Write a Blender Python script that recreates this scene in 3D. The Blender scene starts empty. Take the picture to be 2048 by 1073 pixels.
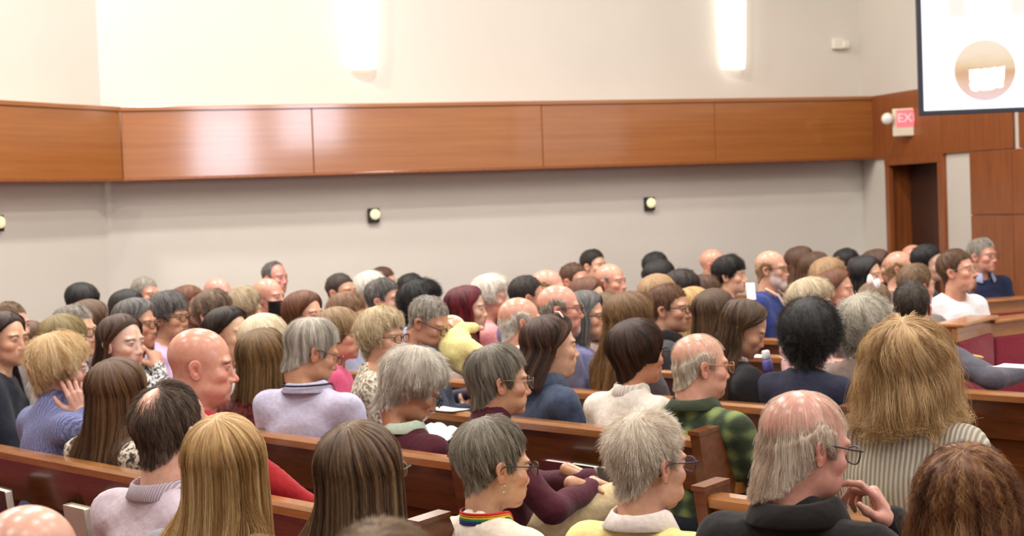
import bpy, math, random
import numpy as np
from mathutils import Matrix, Vector

random.seed(7)
rng = np.random.default_rng(11)
SC = bpy.context.scene
COL = SC.collection
W, H, F = 2048.0, 1073.0, 3300.0
CAM_Z, PITCH, ROLL = 1.72, math.radians(2.19), math.radians(2.15)

# ------------------------------------------------------------------ camera
fw = np.array([0, math.cos(PITCH), -math.sin(PITCH)])
up0 = np.array([0, math.sin(PITCH), math.cos(PITCH)])
rt0 = np.array([1.0, 0, 0])
RT = rt0 * math.cos(ROLL) - up0 * math.sin(ROLL)
UP = up0 * math.cos(ROLL) + rt0 * math.sin(ROLL)
cam_d = bpy.data.cameras.new('camera')
cam_d.sensor_width = 36.0
cam_d.lens = 36.0 * F / W
cam_d.clip_end = 200
cam_d.dof.use_dof = True
cam_d.dof.focus_distance = 4.6
cam_d.dof.aperture_fstop = 5.6
cam = bpy.data.objects.new('camera', cam_d)
COL.objects.link(cam)
M = Matrix(((RT[0], UP[0], -fw[0], 0), (RT[1], UP[1], -fw[1], 0), (RT[2], UP[2], -fw[2], CAM_Z), (0, 0, 0, 1)))
cam.matrix_world = M
SC.camera = cam


def at(px, py, depth):
    """world point seen at pixel (px, py) of the 2048x1073 frame at the given distance along +Y"""
    d = fw + RT * (px - W / 2) / F - UP * (py - H / 2) / F
    t = depth / d[1]
    return np.array([0, 0, CAM_Z]) + d * t


# ------------------------------------------------------------------ world, lights, exposure
SC.view_settings.view_transform = 'Standard'
SC.view_settings.look = 'None'
SC.view_settings.gamma = 1.0
SC.view_settings.use_curve_mapping = False
SC.view_settings.exposure = 0.04
SC.cycles.max_bounces = 6
SC.cycles.diffuse_bounces = 3
SC.cycles.glossy_bounces = 3
SC.cycles.transparent_max_bounces = 12
world = bpy.data.worlds.new('world')
SC.world = world
world.use_nodes = True
world.node_tree.nodes['Background'].inputs[0].default_value = (1.0, 0.95, 0.9, 1)
world.node_tree.nodes['Background'].inputs[1].default_value = 0.3


def area_light(name, loc, aim, sx, sy, power, color):
    l = bpy.data.lights.new(name, 'AREA')
    l.shape = 'RECTANGLE'
    l.size, l.size_y = sx, sy
    l.energy = power
    l.color = color
    o = bpy.data.objects.new(name, l)
    COL.objects.link(o)
    o.location = loc
    o.rotation_euler = (Vector(aim) - Vector(loc)).to_track_quat('-Z', 'Y').to_euler()
    return o


CEIL = 6.2
for ix in (-4.2, -1.2, 1.8, 4.8):
    for iy in (1.0, 4.2, 7.4, 10.6):
        area_light('ceiling_downlight', (ix, iy, CEIL - 0.06), (ix, iy, 0), 0.4, 0.4, {1.0: 60, 4.2: 76, 7.4: 98, 10.6: {-4.2: 200, -1.2: 190, 1.8: 140, 4.8: 80}[ix]}[iy], (1.0, 0.955, 0.90))
# daylight through the tall windows behind the camera: one in the rear wall, one in the right wall
area_light('window_daylight', (7.45, -2.9, 3.15), (7.0, 5, 2.8), 1.3, 1.6, 120, (0.82, 0.86, 1.0))
area_light('window_daylight', (6.95, 1.2, 3.4), (0, 2.9, 2.9), 2.0, 1.1, 115, (0.82, 0.86, 1.0))


# ------------------------------------------------------------------ helpers
def S(r, g, b):
    f = lambda c: (c / 255 / 12.92) if c / 255 <= 0.04045 else ((c / 255 + 0.055) / 1.055) ** 2.4
    return (f(r), f(g), f(b))


def mesh_obj(name, verts, faces, mat=None, parent=None, smooth=True, colors=None, uv=None):
    me = bpy.data.meshes.new(name)
    verts = np.asarray(verts, np.float32)
    if isinstance(faces, np.ndarray):
        n, k = faces.shape
        me.vertices.add(len(verts))
        me.vertices.foreach_set('co', verts.ravel())
        me.loops.add(n * k)
        me.loops.foreach_set('vertex_index', faces.astype(np.int32).ravel())
        me.polygons.add(n)
        me.polygons.foreach_set('loop_start', np.arange(0, n * k, k, dtype=np.int32))
        me.polygons.foreach_set('loop_total', np.full(n, k, np.int32))
        me.update(calc_edges=True)
        me.validate()
    else:
        me.from_pydata([tuple(map(float, v)) for v in verts], [], faces)
    if smooth:
        me.polygons.foreach_set('use_smooth', np.ones(len(me.polygons), bool))
    if colors is not None:
        a = me.color_attributes.new('Col', 'FLOAT_COLOR', 'POINT')
        c = np.ones((len(verts), 4), np.float32)
        c[:, :3] = colors
        a.data.foreach_set('color', c.ravel())
    if uv is not None:
        a = me.attributes.new('huv', 'FLOAT2', 'POINT')
        a.data.foreach_set('vector', np.asarray(uv, np.float32).ravel())
    o = bpy.data.objects.new(name, me)
    COL.objects.link(o)
    if mat is not None:
        me.materials.append(mat)
    if parent is not None:
        o.parent = parent
    return o


def tag(o, label=None, cat=None, group=None, kind=None):
    if label: o['label'] = label
    if cat: o['category'] = cat
    if group: o['group'] = group
    if kind: o['kind'] = kind
    return o


def box_vf(x0, x1, y0, y1, z0, z1, bev=0.0):
    """box with optionally chamfered edges (as 24-vert shape)"""
    if bev <= 0:
        v = [(x, y, z) for x in (x0, x1) for y in (y0, y1) for z in (z0, z1)]
        f = [(0, 1, 3, 2), (4, 6, 7, 5), (0, 4, 5, 1), (2, 3, 7, 6), (0, 2, 6, 4), (1, 5, 7, 3)]
        return v, f
    import bmesh
    bm = bmesh.new()
    v, f = box_vf(x0, x1, y0, y1, z0, z1)
    vs = [bm.verts.new(p) for p in v]
    for q in f: bm.faces.new([vs[i] for i in q])
    bmesh.ops.recalc_face_normals(bm, faces=bm.faces)
    bmesh.ops.bevel(bm, geom=bm.edges[:], offset=bev, segments=2, affect='EDGES', profile=0.5)
    bm.verts.index_update()
    rv = [tuple(p.co) for p in bm.verts]
    rf = [tuple(p.index for p in q.verts) for q in bm.faces]
    bm.free()
    return rv, rf


def join_vf(parts):
    V, Fc = [], []
    for v, f in parts:
        n = len(V)
        V.extend(v)
        Fc.extend([tuple(i + n for i in q) for q in f])
    return V, Fc


def prism_vf(poly, h0, h1, axis='z'):
    """extrude a 2-D polygon; axis z: (x, y)->z ; axis y: (x, z)->y ; axis x: (y, z)->x"""
    n = len(poly)
    def mk(p, h):
        if axis == 'z': return (p[0], p[1], h)
        if axis == 'y': return (p[0], h, p[1])
        return (h, p[0], p[1])
    v = [mk(p, h0) for p in poly] + [mk(p, h1) for p in poly]
    f = [tuple(range(n)), tuple(range(2 * n - 1, n - 1, -1))]
    f += [(i, i + n, (i + 1) % n + n, (i + 1) % n) for i in range(n)]
    return v, f


def fix_normals(o):
    import bmesh
    bm = bmesh.new(); bm.from_mesh(o.data)
    bmesh.ops.recalc_face_normals(bm, faces=bm.faces)
    bm.to_mesh(o.data); bm.free()
    return o


def solid(name, vf, mat, parent=None, smooth=False):
    return fix_normals(mesh_obj(name, vf[0], vf[1], mat, parent, smooth))


def tube_vf(pts, rad, n=8, closed=False):
    pts = np.asarray(pts, float)
    m = len(pts)
    rad = np.broadcast_to(np.asarray(rad, float), (m,))
    if closed:
        tg = np.roll(pts, -1, 0) - np.roll(pts, 1, 0)
    else:
        tg = np.gradient(pts, axis=0)
    tg /= np.linalg.norm(tg, axis=1)[:, None] + 1e-9
    ref = np.array([0.13, 0.21, 0.97]) if abs(tg[0][2]) < 0.9 else np.array([0.97, 0.2, 0.1])
    V = []
    a = np.cross(tg[0], ref); a /= np.linalg.norm(a)
    for i in range(m):
        a = a - tg[i] * a.dot(tg[i]); a /= np.linalg.norm(a) + 1e-9
        b = np.cross(tg[i], a)
        for k in range(n):
            w = 2 * math.pi * k / n
            V.append(tuple(pts[i] + rad[i] * (math.cos(w) * a + math.sin(w) * b)))
    Fc = []
    for i in range(m if closed else m - 1):
        j = (i + 1) % m
        for k in range(n):
            l = (k + 1) % n
            Fc.append((i * n + k, i * n + l, j * n + l, j * n + k))
    if not closed:
        Fc.append(tuple(range(n - 1, -1, -1)))
        Fc.append(tuple((m - 1) * n + k for k in range(n)))
    return V, Fc


# ------------------------------------------------------------------ materials
MATS = {}


def new_mat(name):
    m = bpy.data.materials.new(name)
    m.use_nodes = True
    nt = m.node_tree
    return m, nt, nt.nodes['Principled BSDF']


def nd(nt, t, **kw):
    n = nt.nodes.new(t)
    for k, v in kw.items():
        if k.startswith('i_'):
            n.inputs[k[2:].replace('_', ' ')].default_value = v
        else:
            setattr(n, k, v)
    return n


def ramp(nt, fac, stops):
    r = nt.nodes.new('ShaderNodeValToRGB')
    while len(r.color_ramp.elements) < len(stops): r.color_ramp.elements.new(0.5)
    for e, (p, c) in zip(r.color_ramp.elements, stops):
        e.position = p; e.color = (*c, 1)
    nt.links.new(fac, r.inputs[0])
    return r.outputs[0]


def bump(nt, p, height, strength=0.3, dist=0.01):
    b = nt.nodes.new('ShaderNodeBump')
    b.inputs['Strength'].default_value = strength
    b.inputs['Distance'].default_value = dist
    nt.links.new(height, b.inputs['Height'])
    nt.links.new(b.outputs[0], p.inputs['Normal'])


def coords(nt, scale=(1, 1, 1), rot=(0, 0, 0), kind='Object'):
    tc = nt.nodes.new('ShaderNodeTexCoord')
    mp = nt.nodes.new('ShaderNodeMapping')
    mp.inputs['Scale'].default_value = scale
    mp.inputs['Rotation'].default_value = rot
    nt.links.new(tc.outputs[kind], mp.inputs[0])
    return mp.outputs[0]


def noise(nt, vec, scale, detail=3, rough=0.5):
    n = nt.nodes.new('ShaderNodeTexNoise')
    n.inputs['Scale'].default_value = scale
    n.inputs['Detail'].default_value = detail
    n.inputs['Roughness'].default_value = rough
    nt.links.new(vec, n.inputs['Vector'])
    return n.outputs['Fac']


def plain(name, col, rough=0.5, metal=0.0, var=0.06, emit=None, estr=0.0, spec=0.5):
    if name in MATS: return MATS[name]
    m, nt, p = new_mat(name)
    v = coords(nt)
    f = noise(nt, v, 9.0, 3)
    c = np.array(col)
    out = ramp(nt, f, [(0.3, tuple(c * (1 - var))), (0.7, tuple(np.minimum(c * (1 + var), 1)))])
    nt.links.new(out, p.inputs['Base Color'])
    p.inputs['Roughness'].default_value = rough
    p.inputs['Metallic'].default_value = metal
    p.inputs['Specular IOR Level'].default_value = spec
    if emit:
        p.inputs['Emission Color'].default_value = (*emit, 1)
        p.inputs['Emission Strength'].default_value = estr
    MATS[name] = m
    return m


def wood(name, c0, c1, scale=(2, 30, 30), rough=0.3, coat=0.3, spec=0.5, rot=(0, 0, 0), coat_r=0.12, amt=0.35):
    if name in MATS: return MATS[name]
    m, nt, p = new_mat(name)
    v = coords(nt, scale, rot)
    f = noise(nt, v, 1.6, 5, 0.6)
    f2 = noise(nt, v, 7.0, 4, 0.6)
    mx = nd(nt, 'ShaderNodeMath', operation='MULTIPLY_ADD')
    nt.links.new(f2, mx.inputs[0]); mx.inputs[1].default_value = amt
    nt.links.new(f, mx.inputs[2])
    mid = tuple((np.array(c0) + np.array(c1)) / 2)
    out = ramp(nt, mx.outputs[0], [(0.4, c0), (0.66, mid), (0.95, c1)])
    nt.links.new(out, p.inputs['Base Color'])
    p.inputs['Roughness'].default_value = rough
    p.inputs['Coat Weight'].default_value = coat
    p.inputs['Coat Roughness'].default_value = coat_r
    p.inputs['Specular IOR Level'].default_value = spec
    bump(nt, p, f2, 0.08, 0.002)
    MATS[name] = m
    return m


def wall_mat(name, col):
    if name in MATS: return MATS[name]
    m, nt, p = new_mat(name)
    v = coords(nt)
    f = noise(nt, v, 1.3, 4)
    c = np.array(col)
    nt.links.new(ramp(nt, f, [(0.3, tuple(c * 0.975)), (0.7, tuple(np.minimum(1, c * 1.02)))]), p.inputs['Base Color'])
    p.inputs['Roughness'].default_value = 0.85
    f2 = noise(nt, v, 140, 2)
    bump(nt, p, f2, 0.1, 0.002)
    MATS[name] = m
    return m


def skin_mat():
    if 'skin' in MATS: return MATS['skin']
    m, nt, p = new_mat('skin')
    a = nd(nt, 'ShaderNodeAttribute', attribute_name='Col')
    v = coords(nt)
    f = noise(nt, v, 45, 4, 0.6)
    c = ramp(nt, f, [(0.3, (0.86, 0.80, 0.78)), (0.7, (1.0, 1.0, 1.0))])
    mx = nd(nt, 'ShaderNodeMixRGB', blend_type='MULTIPLY')
    mx.inputs[0].default_value = 1
    nt.links.new(a.outputs['Color'], mx.inputs[1]); nt.links.new(c, mx.inputs[2])
    nt.links.new(mx.outputs[0], p.inputs['Base Color'])
    p.inputs['Roughness'].default_value = 0.27
    p.inputs['Specular IOR Level'].default_value = 0.5
    p.inputs['Subsurface Weight'].default_value = 0.12
    p.inputs['Subsurface Radius'].default_value = (0.01, 0.004, 0.002)
    p.inputs['Subsurface Scale'].default_value = 0.6
    f3 = noise(nt, v, 260, 3)
    bump(nt, p, f3, 0.12, 0.002)
    MATS['skin'] = m
    return m


def hair_mats(cols):
    """cols: (dark, mid, light) sRGB triples -> (strand material, shell material)"""
    key = ('hair', cols)
    if key in MATS: return MATS[key]
    d, c, l = [S(*x) for x in cols]
    m, nt, p = new_mat('hair_strands')
    hi = nd(nt, 'ShaderNodeAttribute', attribute_name='tone')
    nt.links.new(ramp(nt, hi.outputs['Fac'], [(0.18, d), (0.5, c), (0.84, l)]), p.inputs['Base Color'])
    p.inputs['Roughness'].default_value = 0.4
    p.inputs['Specular IOR Level'].default_value = 0.32
    m1 = m
    m, nt, p = new_mat('hair_shell')
    a = nd(nt, 'ShaderNodeAttribute', attribute_name='huv')
    mp = nt.nodes.new('ShaderNodeMapping'); mp.inputs['Scale'].default_value = (60, 3.0, 1)
    nt.links.new(a.outputs['Vector'], mp.inputs[0])
    f = noise(nt, mp.outputs[0], 1.0, 5, 0.65)
    nt.links.new(ramp(nt, f, [(0.3, tuple(np.array(d) * 0.8)), (0.55, tuple(np.array(c) * 0.9)), (0.85, l)]), p.inputs['Base Color'])
    p.inputs['Roughness'].default_value = 0.6
    bump(nt, p, f, 0.6, 0.006)
    MATS[key] = (m1, m)
    return MATS[key]


def cloth(key, col, pat='plain', col2=None):
    k = ('cloth', key)
    if k in MATS: return MATS[k]
    m, nt, p = new_mat('cloth_' + key)
    c = np.array(S(*col)); c2 = np.array(S(*col2)) if col2 else c * 0.6
    v = coords(nt)
    folds = noise(nt, v, 11, 3, 0.55)
    p.inputs['Roughness'].default_value = 0.88
    p.inputs['Specular IOR Level'].default_value = 0.2
    p.inputs['Sheen Weight'].default_value = 0.1
    h = folds
    strength, dist = 0.55, 0.02
    if pat == 'plain':
        out = ramp(nt, noise(nt, v, 60, 4, 0.7), [(0.3, tuple(c * 0.86)), (0.7, tuple(np.minimum(1, c * 1.08)))])
    elif pat == 'print':
        f = noise(nt, v, 62, 3, 0.6)
        out = ramp(nt, f, [(0.42, tuple(c2)), (0.5, tuple((c + c2) / 2)), (0.56, tuple(c))])
    elif pat == 'plaid':
        vv = coords(nt, (1, 1, 1))
        w1 = nd(nt, 'ShaderNodeTexWave', wave_type='BANDS', bands_direction='Z'); w1.inputs['Scale'].default_value = 4.2
        w2 = nd(nt, 'ShaderNodeTexWave', wave_type='BANDS', bands_direction='Y'); w2.inputs['Scale'].default_value = 4.0
        for w in (w1, w2):
            nt.links.new(vv, w.inputs[0]); w.inputs['Distortion'].default_value = 0.8
        mu = nd(nt, 'ShaderNodeMath', operation='ADD')
        nt.links.new(w1.outputs['Fac'], mu.inputs[0]); nt.links.new(w2.outputs['Fac'], mu.inputs[1])
        hf = nd(nt, 'ShaderNodeMath', operation='MULTIPLY'); hf.inputs[1].default_value = 0.5; nt.links.new(mu.outputs[0], hf.inputs[0]); mu = hf
        out = ramp(nt, mu.outputs[0], [(0.25, tuple(c * 0.6)), (0.5, tuple(c)), (0.75, tuple((c + c2) / 2)), (1.0, tuple(c2))])
    elif pat in ('rib', 'knit', 'stripe'):
        tc = nt.nodes.new('ShaderNodeTexCoord')
        w1 = nd(nt, 'ShaderNodeTexWave', wave_type='BANDS', bands_direction='Y')
        w1.inputs['Scale'].default_value = {'rib': 24, 'knit': 26, 'stripe': 60}[pat]
        w1.inputs['Distortion'].default_value = {'rib': 0.4, 'knit': 6.0, 'stripe': 0.0}[pat]
        w1.inputs['Detail Scale'].default_value = 1.5
        nt.links.new(tc.outputs['Object'], w1.inputs[0])
        out = ramp(nt, w1.outputs['Fac'], [(0.15, tuple(c2 if col2 else c * 0.8)), (0.7, tuple(c))])
        h = w1.outputs['Fac']; strength, dist = 0.6, 0.006
    elif pat == 'denim':
        out = ramp(nt, noise(nt, v, 24, 5, 0.75), [(0.3, tuple(c * 0.7)), (0.7, tuple(np.minimum(1, c * 1.35)))])
    nt.links.new(out, p.inputs['Base Color'])
    bump(nt, p, h, strength, dist)
    MATS[k] = m
    return m


def glass_mat():
    if 'lens' in MATS: return MATS['lens']
    m, nt, p = new_mat('lens_glass')
    t = nt.nodes.new('ShaderNodeBsdfTransparent'); t.inputs[0].default_value = (0.93, 0.93, 0.92, 1)
    g = nt.nodes.new('ShaderNodeBsdfGlossy'); g.inputs['Roughness'].default_value = 0.05
    mx = nt.nodes.new('ShaderNodeMixShader')
    mx.inputs[0].default_value = 0.06
    nt.links.new(t.outputs[0], mx.inputs[1]); nt.links.new(g.outputs[0], mx.inputs[2])
    nt.links.new(mx.outputs[0], nt.nodes['Material Output'].inputs[0])
    MATS['lens'] = m
    return m

# ------------------------------------------------------------------ room shell
WALL = wall_mat('wall_paint', S(214, 208, 198))
OAK = wood('soffit_wood', S(146, 86, 37), S(172, 109, 54), (0.5, 0.5, 14), 0.3, 1.0, coat_r=0.09, amt=0.2)
DOORWOOD = wood('door_wood', S(118, 60, 24), S(158, 90, 42), (20, 20, 1.2), 0.4, 0.2)
DARKDOOR = wood('dark_door_wood', S(52, 28, 18), S(76, 42, 28), (20, 20, 1.2), 0.5, 0.1)
PEW = wood('pew_wood', S(80, 41, 19), S(124, 71, 34), (2.0, 22, 22), 0.28, 0.4)
PEWTOP = wood('pew_rail_wood', S(136, 84, 42), S(182, 122, 68), (2.0, 22, 22), 0.25, 0.5)
BURG = cloth('pew_burgundy', (128, 40, 56), 'plain')
CARPET = cloth('carpet', (96, 62, 56), 'plain')

pA = np.array([-3.03, 13.0]); pB = np.array([3.43, 15.4])
dB = (pB - pA) / np.linalg.norm(pB - pA)
nB = np.array([dB[1], -dB[0]])
dL = np.array([-0.433, -0.9014]); nL = np.array([0.9014, -0.433])
dR = np.array([0.255, -0.967]); nR = np.array([-0.967, -0.255])
SOF = 0.28
kk = SOF / (1 + nB.dot(nL))
wA = pA - kk * (nB + nL)
wB = pB - dR * SOF / nB.dot(dR)
wL = wA + dL * 17.6
wR = wB + dR * 19.0
yb = -3.0
wL = wA + dL * ((yb - wA[1]) / dL[1]); wR = wB + dR * ((yb - wB[1]) / dR[1])


def wall_between(name, p, q, z0, z1, n, mat, th=0.12):
    v = []
    for z in (z0, z1):
        v += [(*p, z), (*q, z), (*(q - n * th), z), (*(p - n * th), z)]
    f = [(0, 1, 5, 4), (1, 2, 6, 5), (2, 3, 7, 6), (3, 0, 4, 7), (0, 3, 2, 1), (4, 5, 6, 7)]
    return tag(solid(name, (v, f), mat), kind='structure')


wall_between('wall_back', wA - dB * 0.1, wB + dB * 0.1, 0, CEIL, nB, WALL)
wall_between('wall_left', wL, wA, 0, CEIL, nL, WALL)
# right wall in pieces around the doorway
rp = lambda s: pB + dR * s
s_d0, s_d1, s_p0 = 0.235, 1.246, 1.693
wr = wall_between('wall_right', wB, rp(s_d0), 0, CEIL, nR, WALL)
def wall_piece(p, q, z0, z1):
    o = wall_between('wall_section', p, q, z0, z1, nR, WALL); o.parent = wr
    del o['kind']
    return o
wall_piece(rp(s_d0), rp(s_d1), 2.0, CEIL)
wall_piece(rp(s_d1), wR, 0, CEIL)
wall_between('wall_rear', wR, wL, 0, CEIL, np.array([0, 1.0]), WALL)
fl = tag(solid('floor', ([(*wA, 0), (*wB, 0), (*wR, 0), (*wL, 0), (*wA, -0.1), (*wB, -0.1), (*wR, -0.1), (*wL, -0.1)],
    [(0, 1, 2, 3), (4, 7, 6, 5), (0, 4, 5, 1), (1, 5, 6, 2), (2, 6, 7, 3), (3, 7, 4, 0)]), CARPET), kind='structure')
tag(solid('ceiling', ([(*wA, CEIL), (*wB, CEIL), (*wR, CEIL), (*wL, CEIL), (*wA, CEIL + .1), (*wB, CEIL + .1), (*wR, CEIL + .1), (*wL, CEIL + .1)],
    [(0, 1, 2, 3), (4, 7, 6, 5), (0, 4, 5, 1), (1, 5, 6, 2), (2, 6, 7, 3), (3, 7, 4, 0)]), wall_mat('ceiling_paint', S(222, 216, 208))), kind='structure')

Z0, Z1 = 2.02, 2.605


def line_px(p, d, px, py=536):
    """distance along the wall line p + d*s that is seen at column px (near mid height)"""
    k = (px - W / 2 - (py - H / 2) * math.sin(ROLL)) / F
    return (k * p[1] - p[0]) / (d[0] - k * d[1])


def slab(name, p, d, n, s0, s1, z0, z1, depth, mat, parent=None, front=0.0, bev=0.004):
    """box standing on the wall line: from s0..s1 along d, sticking out `front` .. `front-depth` along n"""
    v, f = box_vf(0, s1 - s0, -depth, 0, z0, z1, bev)
    o = solid(name, (v, f), mat, parent)
    ang = math.atan2(d[1], d[0])
    flip = np.array([-d[1], d[0]]).dot(n) < 0
    base = p + d * s0 + n * front
    if flip:
        for q in o.data.vertices: q.co.y = -q.co.y
        fix_normals(o)
    o.location = (base[0], base[1], 0) if parent is None else (base[0], base[1], 0)
    o.rotation_euler = (0, 0, ang)
    return o


def soffit(name, label, p, d, n, cuts, depth):
    root = bpy.data.objects.new(name, None); COL.objects.link(root)
    tag(root, label, None, kind='structure')
    for a, b in zip(cuts[:-1], cuts[1:]):
        slab('panel', p, d, n, a + 0.002, b - 0.002, Z0 + 0.02, Z1 - 0.035, depth - 0.01, OAK, root)
    slab('top_trim', p, d, n, cuts[0], cuts[-1], Z1 - 0.035, Z1, depth + 0.012, OAK, root, front=0.012)
    slab('bottom_lip', p, d, n, cuts[0], cuts[-1], Z0, Z0 + 0.02, depth, DOORWOOD, root, front=0.005)
    return root


L_AB = np.linalg.norm(pB - pA)
cutsB = [0.0] + [line_px(pA, dB, q, 285) for q in (627, 1085, 1430)] + [L_AB]
soffit('trim_1', 'varnished oak soffit running along the back wall', pA, dB, nB, cutsB, SOF)
soffit('trim_2', 'darker oak soffit along the left wall', pA, dL, nL, [0.0, 2.44, 4.88, 7.32], SOF)
# flat wood band and panelling on the right wall
t3 = bpy.data.objects.new('trim_3', None); COL.objects.link(t3); tag(t3, 'flat wood band above the side door', kind='structure')
for a, b in ((0.0, 1.69), (1.694, 2.36), (2.45, 4.9)):
    slab('panel', pB, dR, nR, a + 0.002, b - 0.002, Z0 - 0.0, Z1, 0.03, DOORWOOD, t3, front=0.03)
t4 = bpy.data.objects.new('trim_4', None); COL.objects.link(t4); tag(t4, 'brown wood wall panelling beside the door', kind='structure')
for a, b in ((s_p0, 2.336), (2.336, 2.98), (2.98, 3.62), (3.62, 4.26)):
    for z0, z1 in ((0.12, 1.49), (1.496, 2.015)):
        slab('panel', pB, dR, nR, a + 0.003, b - 0.003, z0, z1, 0.026, DOORWOOD, t4, front=0.026)
# doorway: casing, reveal and a dark door standing back in it
dr = bpy.data.objects.new('door_1', None); COL.objects.link(dr); tag(dr, 'dark door set back in a brown wood doorway', kind='structure')
slab('casing', pB, dR, nR, s_d0 - 0.01, s_d0 + 0.06, 0, 2.0, 0.05, DOORWOOD, dr, front=0.035)
slab('casing', pB, dR, nR, s_d1 - 0.07, s_d1 + 0.03, 0, 2.0, 0.05, DOORWOOD, dr, front=0.035)
slab('casing', pB, dR, nR, s_d0 - 0.01, s_d1 + 0.03, 1.95, 2.02, 0.05, DOORWOOD, dr, front=0.038)
slab('reveal', pB, dR, nR, s_d0 + 0.0, s_d0 + 0.03, 0, 2.0, 0.26, DOORWOOD, dr, front=0.0)
slab('reveal', pB, dR, nR, s_d1 - 0.04, s_d1 - 0.01, 0, 2.0, 0.26, DOORWOOD, dr, front=0.0)
slab('reveal', pB, dR, nR, s_d0, s_d1, 1.96, 2.0, 0.26, DARKDOOR, dr, front=0.0)
slab('door_leaf', pB, dR, nR, s_d0 + 0.03, s_d1 - 0.04, 0.01, 1.96, 0.045, DARKDOOR, dr, front=-0.2)

# ------------------------------------------------------------------ wall fittings
GLOW = plain('sconce_glass', (0.95, 0.92, 0.88), 0.4, emit=(1.0, 0.93, 0.84), estr=2.6)
STEEL = plain('brushed_steel', S(170, 166, 160), 0.35, 0.9)


def wall_pt(px, py, out=0.0):
    s = line_px(wA, dB, px)
    q = wA + dB * s
    r = at(px, py, q[1])
    # correct for roll: iterate so that the ray meets the wall plane
    for _ in range(4):
        s = (np.array(r[:2]) - wA).dot(dB)
        q = wA + dB * s
        r = at(px, py, q[1])
    return np.array([q[0] + nB[0] * out, q[1] + nB[1] * out, r[2]])


def on_wall(o, p, n):
    o.location = p
    o.rotation_euler = (0, 0, math.atan2(n[1], n[0]))      # local +x = out of the wall


for px, lab in ((724, 'glowing tapered wall sconce above the shiny part of the soffit'), (1464, 'glowing tapered wall sconce nearest the projection screen')):
    p = wall_pt(px, 140)
    v, f = [], []
    n, rows = 16, 12
    for j in range(rows):
        z = 1.55 * j / (rows - 1)
        r = 0.118 + 0.034 * z / 1.0
        if j == 0: r *= 0.93
        zz = z + (0.006 if j == 0 else 0)
        for i in range(n):
            a = -math.pi / 2 + math.pi * i / (n - 1)
            v.append((0.02 + r * 0.8 * math.cos(a), r * math.sin(a), zz))
    for j in range(rows - 1):
        for i in range(n - 1):
            f.append((j * n + i, j * n + i + 1, (j + 1) * n + i + 1, (j + 1) * n + i))
    f.append(tuple(range(n - 1, -1, -1)))
    f.append(tuple((rows - 1) * n + i for i in range(n)))
    f += [((j + 1) * n, j * n, j * n + n - 1, (j + 1) * n + n - 1)[::-1] for j in range(rows - 1)]
    root = bpy.data.objects.new('wall_sconce', None); COL.objects.link(root)
    on_wall(root, p, nB)
    tag(root, lab, 'lamp', 'wall sconces on the back wall')
    solid('lamp_shade', (v, f), GLOW, root, True)
    solid('back_plate', box_vf(0.0, 0.02, -0.09, 0.09, 0.05, 1.5, 0.004), STEEL, root)

BLACKP = plain('black_plastic', S(22, 22, 22), 0.45)
DOME = plain('pale_yellow_dome', S(240, 230, 170), 0.3, emit=(1.0, 0.95, 0.65), estr=0.5)
def dome_vf(r, flat, n=14, m=6):
    v = [(flat, 0, 0)]; f = []
    for j in range(1, m + 1):
        t = math.pi / 2 * j / m
        for i in range(n):
            a = 2 * math.pi * i / n
            v.append((flat * math.cos(t), r * math.sin(t) * math.cos(a), r * math.sin(t) * math.sin(a)))
    for i in range(n): f.append((0, 1 + i, 1 + (i + 1) % n))
    for j in range(m - 1):
        for i in range(n):
            a, b = 1 + j * n + i, 1 + j * n + (i + 1) % n
            f.append((a, a + n, b + n, b))
    f.append(tuple(1 + (m - 1) * n + i for i in range(n)))
    return v, f
for px, py, lab in ((746, 431, 'small black square wall light with pale dome, below the shiny soffit'), (1297, 408, 'small black square wall light with pale dome, towards the door side'), (-2, 447, 'small black wall light with pale dome at the left picture edge')):
    if px > 0:
        p = wall_pt(px, py); n = nB
    else:
        s = 1.9; q = wA + dL * s
        for _ in range(6):
            k = (px - W / 2) / F
            s = line_px(wA, dL, px - 2); q = wA + dL * s
        r = at(px, py, q[1]); p = np.array([q[0], q[1], r[2]]); n = nL
    root = bpy.data.objects.new('wall_light', None); COL.objects.link(root)
    on_wall(root, p, n)
    tag(root, lab, 'wall light', 'small wall lights at eye level')
    solid('box', box_vf(0, 0.04, -0.048, 0.048, -0.06, 0.06, 0.006), BLACKP, root)
    o = solid('dome', dome_vf(0.046, 0.03), DOME, root, True); o.location = (0.038, 0.008, 0.008)

WHITEP = plain('white_plastic', S(232, 226, 214), 0.4)
p = wall_pt(1676, 88)
root = bpy.data.objects.new('motion_sensor', None); COL.objects.link(root); on_wall(root, p, nB)
tag(root, 'small cream sensor box high on the back wall near the screen', 'sensor')
solid('housing', box_vf(0, 0.05, -0.075, 0.045, -0.05, 0.05, 0.008), WHITEP, root)
solid('sensor_head', box_vf(0.0, 0.07, 0.02, 0.085, -0.045, 0.025, 0.012), WHITEP, root)

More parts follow.
